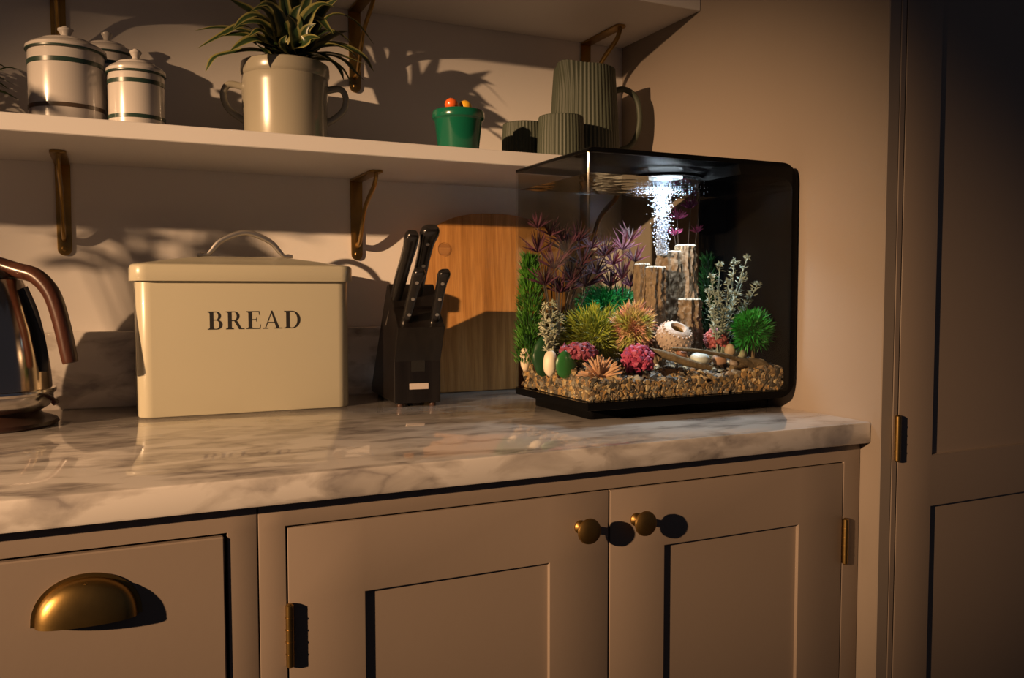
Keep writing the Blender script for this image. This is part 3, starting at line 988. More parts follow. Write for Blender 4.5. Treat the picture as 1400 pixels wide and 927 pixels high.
# ------------------------------------------------------------------ knife block and knives
KO = Vector((-0.5145, 0.4235, 0.0))
KR = R(-5)
kb = thing('knife_block', 'slanted black knife block with a small silver plate', 'knife block', KO, KR)
W2 = 0.0375
prof = [(0.0, 0.006), (0.0, 0.072), (-0.028, 0.1260), (0.004, 0.1535), (0.0010, 0.1580), (0.040, 0.1930), (0.047, 0.1930), (0.188, 0.014), (0.184, 0.006)]
b = prism(prof, 0, -W2, W2, 0.0014)
obj('body', b, M['block'], kb, local=True, smooth=False)
obj('scissor_slot', box(-0.010, 0.012, -0.0006, 0.004, 0.0555, 0.0735), M['void'], kb, local=True, smooth=False)
obj('name_plate', box(-0.0130, 0.0175, -0.0012, 0.001, 0.0275, 0.0370, 0.0004, 1), M['plate'], kb, local=True)
for (x, y) in ((-0.026, 0.008), (0.026, 0.008), (-0.026, 0.160), (0.026, 0.160)):
    obj('foot', lathe([(0, 0), (0.005, 0), (0.0055, 0.003), (0.005, 0.0062), (0, 0.0062)], 14, (x, y, 0)), M['kettle_base'], kb, local=True)
KM = Matrix.Translation(KO) @ Matrix.Rotation(KR, 4, 'Z')
KD = Vector((0, -0.66, 0.75)).normalized()     # the way the knives are drawn


def knife(label, lx, ly, lz, L, hw, ht, rivets, bolster, pommel, tilt=0.0):
    """handle centre line from local (lx, ly, lz); hw half width (seen from the front), ht half thickness"""
    base = KM @ Vector((lx, ly, lz))
    dr = (KM.to_3x3() @ (KD + Vector((tilt, 0, 0)))).normalized()
    xs = (KM.to_3x3() @ Vector((1, 0, 0)))
    xs = (xs - dr*xs.dot(dr)).normalized()
    nv = xs.cross(dr).normalized()           # out of the slot face, towards the viewer
    if nv.y > 0:
        nv = -nv
    t = thing('kitchen_knife', label, 'knife', base, group='knives in the block')
    b = BM()
    st = [(0.0, 0.80, 0.0), (0.08, 0.86, 0.0), (0.30, 0.94, 0.0), (0.55, 0.90, 0.05), (0.78, 1.0, 0.12), (0.90, 1.12*pommel, 0.25*(pommel > 1)), (0.97, 1.0*pommel, 0.35*(pommel > 1)), (1.0, 0.72*pommel, 0.4*(pommel > 1))]
    rings = []
    for (f, wv, sh) in st:
        cc = base + dr*(L*f) + xs*(hw*sh)
        ring = []
        for k in range(16):
            a = 2*PI*k/16
            u, v = math.cos(a), math.sin(a)
            su = abs(u)**0.6*(1 if u >= 0 else -1)
            sv = abs(v)**0.6*(1 if v >= 0 else -1)
            ring.append(b.verts.new(cc + xs*(hw*wv*su) + nv*(ht*sv*(1 if f < 1 else 0.7))))
        rings.append(ring)
    for A, B in zip(rings[:-1], rings[1:]):
        for k in range(16):
            b.faces.new((A[k], A[(k+1) % 16], B[(k+1) % 16], B[k]))
    b.faces.new(rings[0][::-1])
    b.faces.new(rings[-1])
    obj('handle', b, M['handle_black'], t, angle=50)
    for f in rivets:
        cc = base + dr*(L*f) + nv*(ht*0.98) + xs*(hw*0.05)
        rb_ = tube([cc, cc+nv*0.0009], 0.0028, 12)
        obj('rivet', rb_, M['rivet'], t)
    if bolster:
        rg = tube([base - dr*0.012, base - dr*0.004, base + dr*0.006], [hw*0.78, hw*0.92, hw*0.90], 14, flat=ht*1.05/hw, upv=nv)
        obj('bolster', rg, M['steel'], t)
    bl = tube([base - dr*0.06, base - dr*0.006], hw*0.6, 6, flat=0.12, upv=nv)
    obj('blade', bl, M['steel'], t)
    return t


# distance up the slot face s: local point = front lip + s*(0.0775, 0.0632)-ish
knife('black knife with a thick plain handle without rivets in the block', -0.0300, 0.016, 0.1720, 0.128, 0.0098, 0.0085, (), False, 1.0, 0.06)
knife('large black chef knife, longest riveted handle with a curved end in the block', 0.0040, 0.022, 0.1780, 0.132, 0.0112, 0.0085, (0.48, 0.80), False, 1.16, -0.01)
knife('small riveted black knife in the front slot, crossing before the chef knife', -0.0215, -0.0180, 0.1380, 0.100, 0.0080, 0.0065, (0.16, 0.48, 0.80), True, 1.04, 0.03)
knife('small riveted black knife standing nearest the oak board in the block', 0.0235, -0.0180, 0.1380, 0.098, 0.0078, 0.0065, (0.16, 0.48, 0.80), True, 1.1, -0.04)

# ------------------------------------------------------------------ kettle
kc = Vector((-1.1010, 0.485, 0.0))
t = thing('electric_kettle', 'polished steel kettle with a dark brown handle on its power base', 'kettle', kc)
obj('power_base', lathe([(0, 0), (0.083, 0), (0.085, 0.003), (0.083, 0.007), (0.066, 0.014), (0.060, 0.020), (0, 0.020)], 56, kc), M['kettle_base'], t)
body = [(0, 0.020), (0.064, 0.020), (0.074, 0.026), (0.0785, 0.036), (0.0785, 0.044)]
obj('foot_shell', lathe(body, 64, kc), M['steel'], t)
obj('trim_ring', lathe([(0.0780, 0.043), (0.0815, 0.044), (0.0825, 0.047), (0.0815, 0.050), (0.0775, 0.051)], 64, kc), M['chrome'], t)
obj('body', lathe([(0.0775, 0.050), (0.0765, 0.072), (0.0735, 0.098), (0.0675, 0.130), (0.0585, 0.162), (0.0495, 0.188), (0.0455, 0.197), (0.0420, 0.199)], 64, kc), M['kettle_steel'], t)
obj('lid', lathe([(0.0425, 0.198), (0.0430, 0.202), (0.0380, 0.207), (0.022, 0.215), (0.012, 0.219), (0.0, 0.220)], 48, kc), M['handle_black'], t)
hd = Vector((math.cos(R(-27)), math.sin(R(-27)), 0))
pts = [kc + hd*0.010 + Vector((0, 0, 0.2215)), kc + hd*0.045 + Vector((0, 0, 0.2100)), kc + hd*0.072 + Vector((0, 0, 0.2010)), kc + hd*0.092 + Vector((0, 0, 0.178)), kc + hd*0.104 + Vector((0, 0, 0.140)), kc + hd*0.1130 + Vector((0, 0, 0.095)), kc + hd*0.1150 + Vector((0, 0, 0.086))]
obj('handle', tube(smooth_path(pts, 36), [0.0096+0.0014*math.sin(PI*i/36) for i in range(37)], 16, flat=1.15, upv=(0, 1, 0)), M['walnut'], t)
obj('handle_strap', tube(smooth_path([kc + hd*0.074 + Vector((0, 0, 0.075)), kc + hd*0.076 + Vector((0, 0, 0.10)), kc + hd*0.066 + Vector((0, 0, 0.15)), kc + hd*0.052 + Vector((0, 0, 0.185))], 16), 0.0085, 10, flat=0.35, upv=(-hd.y, hd.x, 0)), M['handle_black'], t)
obj('switch_lever', tube(smooth_path([kc + hd*0.076 + Vector((0, 0, 0.044)), kc + hd*0.088 + Vector((0, 0, 0.038)), kc + hd*0.094 + Vector((0, 0, 0.031))], 8), [0.004]*6+[0.006]*3, 10, flat=0.7, upv=(0, 0, 1)), M['walnut'], t)

# ------------------------------------------------------------------ aquarium
TX0, TX1, TY0, TY1 = -0.3705, -0.0045, 0.1415, 0.3680
TZ0, TZ1 = 0.0190, 0.3730
aq = thing('aquarium', 'small lit aquarium with black lid, back and base on the worktop', 'aquarium', ((TX0+TX1)/2, (TY0+TY1)/2, 0))
obj('plinth', prism(rrect(-0.3420, -0.0150, 0.1840, 0.3600, 0.008, 5), 2, 0.0, TZ0+0.001, 0.001), M['tank_black'], aq)
# C-shaped black shell seen from the side: base, back and lid in one band with rounded back corners
ro, ri = 0.030, 0.020
outer = [(TX0, TZ0)]
outer += [(TX1-ro+ro*math.sin(PI/2*k/10), TZ0+ro-ro*math.cos(PI/2*k/10)) for k in range(11)]
outer += [(TX1-ro+ro*math.cos(PI/2*k/10), TZ1-ro+ro*math.sin(PI/2*k/10)) for k in range(11)]
outer += [(TX0+0.006, TZ1), (TX0, TZ1-0.003), (TX0, TZ1-0.0065)]
ix1 = TX1-0.012
zi0, zi1 = TZ0+0.0115, TZ1-0.0075
inner = [(TX1-0.115, zi1), (TX1-0.110, zi1-0.015), (ix1-ri, zi1-0.016)]
inner += [(ix1-ri+ri*math.sin(PI/2*k/6), zi1-0.016-ri+ri*math.cos(PI/2*k/6)) for k in range(1, 7)]
inner += [(ix1-ri+ri*math.cos(PI/2*k/6), zi0+ri-ri*math.sin(PI/2*k/6)) for k in range(7)]
inner += [(TX0, zi0)]
obj('shell', prism(outer+inner, 1, TY0, TY1, 0.0016), M['tank_black'], aq, angle=30)


def inside_poly(inset):
    a = [(TX0+0.0005, zi0), (ix1-ri, zi0)]
    a += [(ix1-ri+ri*math.sin(PI/2*k/6), zi0+ri-ri*math.cos(PI/2*k/6)) for k in range(1, 7)]
    a += [(ix1-ri+ri*math.cos(PI/2*k/6), zi1-0.016-ri+ri*math.sin(PI/2*k/6)) for k in range(7)]
    a += [(TX1-0.110, zi1-0.015), (TX1-0.115, zi1-0.0002), (TX0+0.0005, zi1-0.0002)]
    return a


GT = 0.0035
ip = inside_poly(0)
# the glass front and sides are one bent sheet with a small radius: long side, curved corner, left end, curved corner, far side
cr_ = 0.012
path2 = []
path2.append((-0.0200, TY0+0.0008))
for k in range(9):
    a = PI/2*k/8
    path2.append((TX0+cr_-cr_*math.sin(a), TY0+0.0008+cr_-cr_*math.cos(a)))
for k in range(9):
    a = PI/2*k/8
    path2.append((TX0+cr_-cr_*math.cos(a), TY1-0.0008-cr_+cr_*math.sin(a)))
path2.append((-0.0200, TY1-0.0008))


def sheet(path, z0, z1, th):
    b = BM()
    n = len(path)
    A = []
    for i, (x, y) in enumerate(path):
        tx, ty = path[min(i+1, n-1)][0]-path[max(i-1, 0)][0], path[min(i+1, n-1)][1]-path[max(i-1, 0)][1]
        l = math.hypot(tx, ty)
        nx, ny = ty/l, -tx/l
        A.append([b.verts.new((x, y, z0)), b.verts.new((x, y, z1)), b.verts.new((x+nx*th, y+ny*th, z1)), b.verts.new((x+nx*th, y+ny*th, z0))])
    for i in range(n-1):
        for k in range(4):
            b.faces.new((A[i][k], A[i][(k+1) % 4], A[i+1][(k+1) % 4], A[i+1][k]))
    b.faces.new(A[0][::-1])
    b.faces.new(A[-1])
    return b


g = obj('glass', sheet(path2, zi0, zi1-0.0002, -GT), M['glass'], aq, angle=30)
tag(g, 'clear bent glass wall')
WZ = 0.3395
obj('water', box(TX0+0.005, ix1-0.001, TY0+0.006, TY1-0.006, zi0+0.0005, WZ-0.0006), M['water'], aq, smooth=False)
b = BM()
NXW, NYW = 60, 40
vv = [[b.verts.new((TX0+0.005+(ix1-0.001-TX0-0.005)*i/NXW, TY0+0.006+(TY1-TY0-0.012)*j/NYW,
                    WZ+0.0006*noise.noise(Vector((i*0.35, j*0.35, 1.3))))) for j in range(NYW+1)] for i in range(NXW+1)]
for i in range(NXW):
    for j in range(NYW):
        b.faces.new((vv[i][j], vv[i+1][j], vv[i+1][j+1], vv[i][j+1]))
obj('water_surface', b, M['surface'], aq)
# lamp in the lid
bub = AY(905, 345, 0.270)
LX, LY = bub.x, 0.262
M['led'], nt, p = new_mat('led_ring')
p.inputs['Emission Color'].default_value = (0.80, 0.90, 1.0, 1)
p.inputs['Emission Strength'].default_value = 1.8
obj('lamp_ring', lathe([(0.046, 0.0), (0.056, 0.0), (0.056, 0.004), (0.046, 0.004)], 48, (LX, LY, zi1-0.0105), closed=True), M['tank_black'], aq)
obj('lamp', lathe([(0, -0.0002), (0.026, -0.0002), (0.026, 0.0035), (0, 0.0035)], 40, (LX, LY, zi1-0.0095)), M['led'], aq)
ll = bpy.data.lights.new('aquarium_lamp', 'AREA')
ll.shape = 'DISK'
ll.size = 0.085
ll.energy = 1.45
ll.color = (0.84, 0.92, 1.0)
ll.spread = R(125)
lo = bpy.data.objects.new('aquarium_lamp', ll)
lo.location = (LX, LY, zi1-0.0145)
link(lo)
lo.location -= aq.location
lo.parent = aq

# gravel: too many stones to count
GX0, GX1, GY0, GY1 = TX0+0.0055, ix1-0.002, TY0+0.0065, TY1-0.0065


def gz(x, y):
    """height of the gravel bed"""
    fy = (y-GY0)/(GY1-GY0)
    fx = (x-GX0)/(GX1-GX0)
    return zi0 + 0.022 + 0.028*fy**0.8 + 0.004*math.sin(fx*7+1) + 0.006*fx*(1-fy)


def stones(name, n_top, n_face, pal, mat, parent=None, loc=None):
    rnd = random.Random(11)
    base = []
    for sd in range(6):
        bb = blob((0, 0, 0), 1.0, sd*2.3+1, 0.30, 1)
        base.append(([v.co.copy() for v in bb.verts], [[v.index for v in f.verts] for f in bb.faces]))
        bb.free()
    V, Fc, C = [], [], []

    def add(x, y, z, r):
        vs_, fs = base[rnd.randrange(6)]
        o_ = len(V)
        rot = Matrix.Rotation(rnd.uniform(0, 6.28), 3, Vector((rnd.uniform(-1, 1), rnd.uniform(-1, 1), rnd.uniform(-1, 1))).normalized())
        s = Vector((rnd.uniform(0.75, 1.25), rnd.uniform(0.75, 1.2), rnd.uniform(0.55, 0.95)))
        for v in vs_:
            q_ = rot @ Vector((v.x*s.x, v.y*s.y, v.z*s.z))*r
            V.append((min(max(x+q_.x, GX0), GX1), min(max(y+q_.y, GY0), GY1), max(z+q_.z, zi0+0.0006)))
        cc = rnd.choice(pal)
        k_ = rnd.uniform(0.7, 1.25)
        for f in fs:
            Fc.append([i+o_ for i in f])
            C.append(tuple(min(1, c_*k_) for c_ in cc))
    for _ in range(n_top):
        x, y = rnd.uniform(GX0, GX1), GY0+(GY1-GY0)*rnd.random()
        r = rnd.uniform(0.0034, 0.0068)
        add(x, y, gz(x, y)-r*0.4+rnd.uniform(-0.001, 0.002), r)
    for _ in range(n_face):
        r = rnd.uniform(0.0030, 0.0075) if rnd.random() < 0.9 else rnd.uniform(0.008, 0.0115)
        if rnd.random() < 0.62:
            x, y = rnd.uniform(GX0+r, GX1-r), GY0+r*0.85
        else:
            x, y = GX0+r*0.85, rnd.uniform(GY0+r, GY1-r)
        add(x, y, zi0+rnd.random()**1.0*(gz(x, y)-zi0)*0.98, r)
    me = bpy.data.meshes.new(name)
    me.from_pydata(V, [], Fc)
    ca = me.color_attributes.new('tint', 'FLOAT_COLOR', 'CORNER')
    li = 0
    for fi, f in enumerate(Fc):
        for _ in f:
            ca.data[li].color = (*C[fi], 1)
            li += 1
    me.materials.append(mat)
    o = bpy.data.objects.new(name, me)
    link(o, parent)
    return o


pal = [(0.06, 0.05, 0.04), (0.14, 0.11, 0.085), (0.50, 0.34, 0.17), (0.42, 0.27, 0.12), (0.30, 0.19, 0.10), (0.16, 0.11, 0.07), (0.09, 0.07, 0.055), (0.55, 0.42, 0.26), (0.24, 0.20, 0.16), (0.46, 0.26, 0.10), (0.20, 0.13, 0.08)]
gv = stones('gravel', 1700, 1500, pal, M['gravel'])
tag(gv, 'tan and brown gravel spread over the aquarium floor', 'gravel', kind='stuff')
# the bed's solid core, so that nothing shows between the stones
b = BM()
gr = [[b.verts.new((GX0+0.003+(GX1-GX0-0.006)*i/14, GY0+0.003+(GY1-GY0-0.006)*j/10, gz(GX0+(GX1-GX0)*i/14, GY0+(GY1-GY0)*j/10)-0.004)) for j in range(11)] for i in range(15)]
for i in range(14):
    for j in range(10):
        b.faces.new((gr[i][j], gr[i+1][j], gr[i+1][j+1], gr[i][j+1]))
obj('gravel_core', b, plain('wet_grit', (0.11, 0.075, 0.045), 0.7, vary=0.4, scale=220), aq)

# ---- bubbles: a fine rising column, uncountable
b = BM()
rnd = random.Random(5)
ball = bmesh.new()
bmesh.ops.create_icosphere(ball, subdivisions=1, radius=1)
BV = [v.co.copy() for v in ball.verts]
BF = [[v.index for v in f.verts] for f in ball.faces]
ball.free()
V, Fc = [], []


def add_ball(c_, r):
    o_ = len(V)
    for v in BV:
        V.append(c_+v*r)
    for f in BF:
        Fc.append([i+o_ for i in f])


zb0 = bub.z-0.004
for k in range(2000):
    f = rnd.random()**1.25
    z = zb0+(WZ-0.002-zb0)*f
    sp = 0.0044+0.0066*f
    add_ball(Vector((bub.x+rnd.gauss(0, sp)*0.8, bub.y+rnd.gauss(0, sp)*0.8, z)), rnd.uniform(0.0004, 0.00125)*(1.25-0.45*f))
for k in range(420):
    rr = abs(rnd.gauss(0, 0.034))
    a = rnd.uniform(0, 2*PI)
    add_ball(Vector((min(max(bub.x+rr*math.cos(a), TX0+0.02), ix1-0.01), min(max(bub.y+rr*math.sin(a)*0.8, GY0+0.01), GY1-0.01), WZ-0.0015-abs(rnd.gauss(0, 0.0028)))), rnd.uniform(0.0003, 0.0008))
me = bpy.data.meshes.new('bubble_column')
me.from_pydata([tuple(v) for v in V], [], Fc)
me.shade_smooth()
M['bubble'] = plain('air_bubble', (0.50, 0.56, 0.70), 0.15, vary=0.02, coat=0.5)
me.materials.append(M['bubble'])
o = bpy.data.objects.new('air_bubbles', me)
link(o)
tag(o, 'white stream of fine bubbles rising above the bark ornament', 'bubbles', kind='stuff')


# ---- ornaments
def ground(px, py, y):
    """foot of a thing that stands on the gravel at depth y under pixel px"""
    P = AY(px, py, y)
    return Vector((P.x, y, gz(P.x, y)))


M['bark'] = plain('bark_resin', (0.22, 0.15, 0.095), 0.75, vary=0.7, scale=110, bump=0.9, bscale=160)
M['bark_top'] = plain('pale_cut_wood', (0.36, 0.32, 0.27), 0.7, vary=0.2, scale=60, bump=0.5)
t0 = ground(910, 455, 0.275)
st = thing('bark_stump_ornament', 'brown bark stump ornament with pale cut tops inside the aquarium', 'ornament', t0)


def bark_col(cx, cy, z0, z1, r0, r1, seed, lean=(0, 0)):
    b = BM()
    seg, nz = 64, 40
    rings = []
    for i in range(nz+1):
        f = i/nz
        ring = []
        for k in range(seg):
            a = 2*PI*k/seg
            dv = Vector((math.cos(a), math.sin(a), 0))
            n_ = -0.20*abs(math.sin(a*5.5+seed+1.6*noise.noise(Vector((f*3, seed*5, 0)))))**0.6 + noise.noise(Vector((dv.x*2.5, dv.y*2.5, f*1.6+seed*4)))*0.20 + noise.noise(Vector((dv.x*8, dv.y*8, f*26+seed*7)))*0.22 + 0.08
            rr = (r0+(r1-r0)*f)*(1+n_)
            ring.append(b.verts.new((cx+lean[0]*f+dv.x*rr, cy+lean[1]*f+dv.y*rr, z0+(z1-z0)*f)))
        rings.append(ring)
    for A, B in zip(rings[:-1], rings[1:]):
        for k in range(seg):
            b.faces.new((A[k], A[(k+1) % seg], B[(k+1) % seg], B[k]))
    cap = BM()
    rim = [cap.verts.new(v.co+Vector((0, 0, 0.0002))) for v in rings[-1]]
    up_ = [cap.verts.new(Vector((cx+lean[0]+(v.co.x-cx-lean[0])*0.9, cy+lean[1]+(v.co.y-cy-lean[1])*0.9, z1+0.002+0.001*noise.noise(v.co*200)))) for v in rings[-1]]
    for k in range(seg):
        cap.faces.new((rim[k], rim[(k+1) % seg], up_[(k+1) % seg], up_[k]))
    cap.faces.new(up_)
    tr = obj('trunk', b, M['bark'], st, angle=60)
    obj('cut_top', cap, M['bark_top'], tr)


yS = 0.275
for (pxa, pxb, pyt, dy, seed) in ((868, 888, 362, -0.004, 1), (882, 908, 366, -0.016, 2), (900, 932, 345, 0.012, 3), (924, 950, 336, 0.004, 4), (928, 957, 410, -0.022, 5)):
    yy = yS+dy
    A, B = AY(pxa, pyt, yy), AY(pxb, pyt, yy)
    cx_ = (A.x+B.x)/2
    rr = abs(B.x-A.x)/2*0.93
    bark_col(cx_, yy, gz(cx_, yy)-0.008, A.z, rr*1.15, rr*0.98, seed)

# sea urchin shell
M['urchin'] = plain('urchin_shell', (0.52, 0.39, 0.32), 0.6, vary=0.25, scale=120, bump=0.5, bscale=260)
g0 = ground(922, 480, 0.205)
uc = AY(922, 461, 0.205)
us = thing('sea_urchin_shell', 'knobbly pinkish urchin shell with a round hole in the aquarium', 'shell', g0)
b = BM()
rS = 0.0275
axn = Vector((0.0, -0.55, 0.83)).normalized()
q3 = axn.to_track_quat('Z', 'Y')
prof = []
for k in range(17):
    e = R(58-136*k/16)
    prof.append((rS*math.cos(e), rS*0.80*math.sin(e)))
prof = [(rS*0.34, rS*0.50), (rS*0.44, rS*0.655)] + prof[1:]
lathe(prof, 40, bm=b)
for v in b.verts:
    v.co = q3 @ v.co + uc
for i in range(1, 9):
    for k in range(20):
        e = R(50-13*i)
        a = 2*PI*(k+0.5*(i % 2))/20
        pp = Vector((rS*math.cos(e)*math.cos(a), rS*math.cos(e)*math.sin(a), rS*0.80*math.sin(e)))
        pq = q3 @ pp + uc
        blob(pq, 0.0017*(1.25 if i % 2 else 0.9), 1, 0.0, 1, bm=b)
obj('shell', b, M['urchin'], us, angle=60)
obj('cavity', (lambda bb: ([setattr(v, 'co', q3 @ v.co + uc) for v in bb.verts], bb)[1])(lathe([(rS*0.36, rS*0.52), (rS*0.55, rS*0.1), (rS*0.4, -rS*0.4), (0, -rS*0.5)], 32)), plain('urchin_inside', (0.40, 0.25, 0.10), 0.7), us)

# peach spiny coral
M['peach'] = plain('peach_coral', (0.62, 0.36, 0.22), 0.55, vary=0.15, scale=50)
cc = AY(823, 512, 0.165)
g0 = ground(823, 520, 0.165)
sc_ = thing('spiny_coral', 'peach coral with a fan of blunt spines at the aquarium front', 'coral', g0)
b = BM()
rnd = random.Random(3)
for k in range(70):
    a = rnd.uniform(R(-8), R(188))
    e = rnd.uniform(-0.9, 0.35)
    dv = Vector((math.cos(a)*math.cos(e), math.sin(e), math.sin(a)*math.cos(e)*0.92))
    L = rnd.uniform(0.027, 0.034)
    s_ = cc+Vector((0, 0.006, -0.004))
    tube([s_+dv*0.004, s_+dv*L*0.6, s_+dv*L, s_+dv*(L+0.001)], [0.0018, 0.0016, 0.0011, 0.0005], 6, bm=b)
obj('spines', b, M['peach'], sc_)
obj('core', blob(cc+Vector((0, 0.006, -0.006)), 0.0095, 4, 0.2, 2), M['peach'], sc_)


# fluffy ball corals
def fluffy(name, label, px, py, y, r, colr, sc=(1, 1, 1), seed=1):
    c_ = AY(px, py, y)
    t_ = thing(name, label, 'coral', (c_.x, y, gz(c_.x, y)), group='fluffy pink corals')
    m_ = plain(name+'_'+str(seed), colr, 0.6, vary=0.4, scale=110)
    b_ = BM()
    rn = random.Random(seed)
    for k in range(170):
        z_ = rn.uniform(-0.7, 1)
        a_ = rn.uniform(0, 2*PI)
        q_ = math.sqrt(max(0, 1-z_*z_))
        dv_ = Vector((q_*math.cos(a_), q_*math.sin(a_), z_))
        pp_ = c_+Vector((dv_.x*sc[0], dv_.y*sc[1], dv_.z*sc[2]))*r*rn.uniform(0.80, 1.0)
        blob(pp_, r*rn.uniform(0.12, 0.22), rn.random()*9, 0.45, 1, bm=b_)
    obj('frills', b_, m_, t_)
    obj('core', blob(c_, r*0.85, seed, 0.1, 2, scale=sc), m_, t_)


fluffy('ball_coral', 'magenta ball-shaped fluffy coral beside the peach spiny coral', 872, 492, 0.185, 0.0215, (0.46, 0.06, 0.14), (1.05, 1, 1), 2)
fluffy('ball_coral', 'flat dusky pink fluffy coral under the yellow-green plant', 790, 481, 0.215, 0.022, (0.36, 0.07, 0.12), (1.15, 1, 0.55), 3)
fluffy('ball_coral', 'dusty rose fluffy coral beside the urchin shell', 979, 464, 0.205, 0.0180, (0.42, 0.11, 0.11), (1.0, 1, 0.85), 4)

# pebbles and round stones
pebbles = [('white_pebble', 'flat white pebble under the driftwood branch', 957, 491, 0.170, 0.0135, (0.62, 0.64, 0.60), (1.15, 0.9, 0.75)),
           ('tan_pebble', 'pinkish tan pebble beside the white pebble', 983, 492, 0.172, 0.0105, (0.48, 0.27, 0.17), (1.1, 0.9, 0.85)),
           ('tan_pebble', 'upright tan pebble leaning before the rose coral', 998, 479, 0.185, 0.0100, (0.50, 0.36, 0.24), (0.8, 0.8, 1.1)),
           ('cream_pebble', 'pale cream pebble beside the bright green bush', 1012, 484, 0.190, 0.0105, (0.56, 0.54, 0.38), (1.1, 0.8, 0.9)),
           ('cream_pebble', 'tall cream pebble at the left glass below the tall green weed', 718, 491, 0.300, 0.0135, (0.62, 0.52, 0.38), (0.62, 0.7, 1.3)),
           ('cream_pebble', 'tall pale pebble standing next to the round green leaf', 752, 498, 0.225, 0.0150, (0.60, 0.54, 0.42), (0.65, 0.6, 1.25)),
           ('brown_pebble', 'reddish brown pebble half under the driftwood branch', 932, 484, 0.178, 0.0085, (0.34, 0.15, 0.09), (1, 0.9, 0.8)),
           ('grey_pebble', 'small grey pebble below the driftwood branch', 1003, 497, 0.162, 0.0070, (0.30, 0.22, 0.17), (1, 0.9, 0.8))]
for nm, lb, px, py, y, r, cl, sc in pebbles:
    c_ = AY(px, py, y)
    bb = blob(c_, r, len(lb), 0.12, 3, scale=sc, freq=0.9)
    o = obj(nm, bb, plain(nm+'_'+str(px), cl, 0.5, vary=0.15, scale=80), loc=(c_.x, y, c_.z-r*sc[2]))
    tag(o, lb, 'pebble')

# driftwood
M['drift'] = plain('driftwood', (0.17, 0.115, 0.06), 0.8, vary=0.45, scale=80, bump=0.8, bscale=200)


def branch(name, label, pts, rads):
    path = smooth_path([AY(x, y, d_) for x, y, d_ in pts], 28)
    n = len(path)
    rr = []
    for i in range(n):
        u = i/(n-1)*(len(rads)-1)
        k = min(int(u), len(rads)-2)
        rr.append((rads[k]+(rads[k+1]-rads[k])*(u-k))*(1+0.18*noise.noise(path[i]*90)))
    b_ = tube(path, rr, 12)
    o_ = obj(name, b_, M['drift'], loc=path[0])
    tag(o_, label, 'driftwood')


branch('driftwood_branch', 'thick driftwood branch lying below the urchin shell', [(888, 478, 0.185), (915, 487, 0.172), (945, 497, 0.162), (972, 503, 0.158)], [0.0035, 0.0062, 0.0058, 0.0040])
branch('driftwood_twig', 'thin driftwood twig slanting over the white pebble', [(918, 477, 0.160), (950, 479, 0.158), (985, 485, 0.158), (1012, 492, 0.160), (1030, 500, 0.165)], [0.0022, 0.0028, 0.0030, 0.0042, 0.0055])
branch('driftwood_root', 'broad driftwood root arching down at the foot of the green bush', [(1000, 503, 0.160), (1022, 496, 0.166), (1044, 500, 0.164), (1060, 512, 0.158), (1066, 522, 0.155)], [0.0045, 0.0070, 0.0075, 0.0055, 0.0035])


# ---- water plants
def needles(bm, base, tip_fn, n, seed, w, ln, droop=0.0):
    """n small blades; tip_fn(rnd) gives (root, direction)"""
    rn = random.Random(seed)
    for _ in range(n):
        root, dv = tip_fn(rn)
        dv = dv.normalized()
        L = ln*rn.uniform(0.6, 1.2)
        s = dv.cross(Vector((rn.uniform(-1, 1), rn.uniform(-1, 1), rn.uniform(-1, 1))))
        if s.length < 1e-3:
            continue
        s.normalize()
        n_ = s.cross(dv)*w*0.35
        m1 = root+dv*L*0.5
        tp = root+dv*L+Vector((0, 0, -droop*L))
        a, b2, c2, d2 = bm.verts.new(root+n_*0.3), bm.verts.new(m1+s*w+n_), bm.verts.new(tp), bm.verts.new(m1-s*w+n_)
        e2 = bm.verts.new(m1-n_)
        for fc in ((a, b2, e2), (b2, c2, e2), (c2, d2, e2), (d2, a, e2), (a, d2, c2, b2)):
            bm.faces.new(fc)


def two_tone(name, ca, cb, scale=45, rough=0.45):
    m, nt, p = new_mat(name)
    tc = N(nt, 'ShaderNodeTexCoord')
    nz = N(nt, 'ShaderNodeTexNoise')
    nz.inputs['Scale'].default_value = scale
    nz.inputs['Detail'].default_value = 2
    nt.links.new(tc.outputs['Object'], nz.inputs['Vector'])
    cr = ramp(nt, [(0.36, ca), (0.62, cb)])
    nt.links.new(nz.outputs['Fac'], cr.inputs['Fac'])
    nt.links.new(cr.outputs['Color'], p.inputs['Base Color'])
    p.inputs['Roughness'].default_value = rough
    p.inputs['Subsurface Weight'].default_value = 0.0
    return m


def column_weed(name, label, px_base, px_top, py_top, y, rad, n, ca, cb, ln, seed, w=0.0009, group=None):
    g_ = ground(px_base, 500, y)
    T_ = AY(px_top, py_top, y)
    t_ = thing(name, label, 'water plant', g_, group=group)
    sp = smooth_path([g_-Vector((0, 0, 0.005)), (g_+T_)/2+Vector((rad*0.2, 0, 0)), T_-Vector((0, 0, ln*0.6))], 16)
    obj('stem', tube(sp, [0.0013]*17, 6), plain(name+'_stem'+str(seed), tuple(v*0.6 for v in ca), 0.6), t_)
    b_ = BM()

    def fn(rn):
        f = rn.random()
        k = f*16
        i = min(int(k), 15)
        root = sp[i].lerp(sp[i+1], k-i)
        a = rn.uniform(0, 2*PI)
        rr = rad*(1.0-0.55*f**2)*rn.random()**0.6
        return root+Vector((math.cos(a)*rr, math.sin(a)*rr*0.8, 0)), Vector((math.cos(a)*0.6, math.sin(a)*0.6, rn.uniform(0.3, 1.4)))
    needles(b_, None, fn, n, seed, w, ln)
    o_ = obj('foliage', b_, two_tone(name+'_leaf'+str(seed), ca, cb), t_, smooth=False)
    return t_


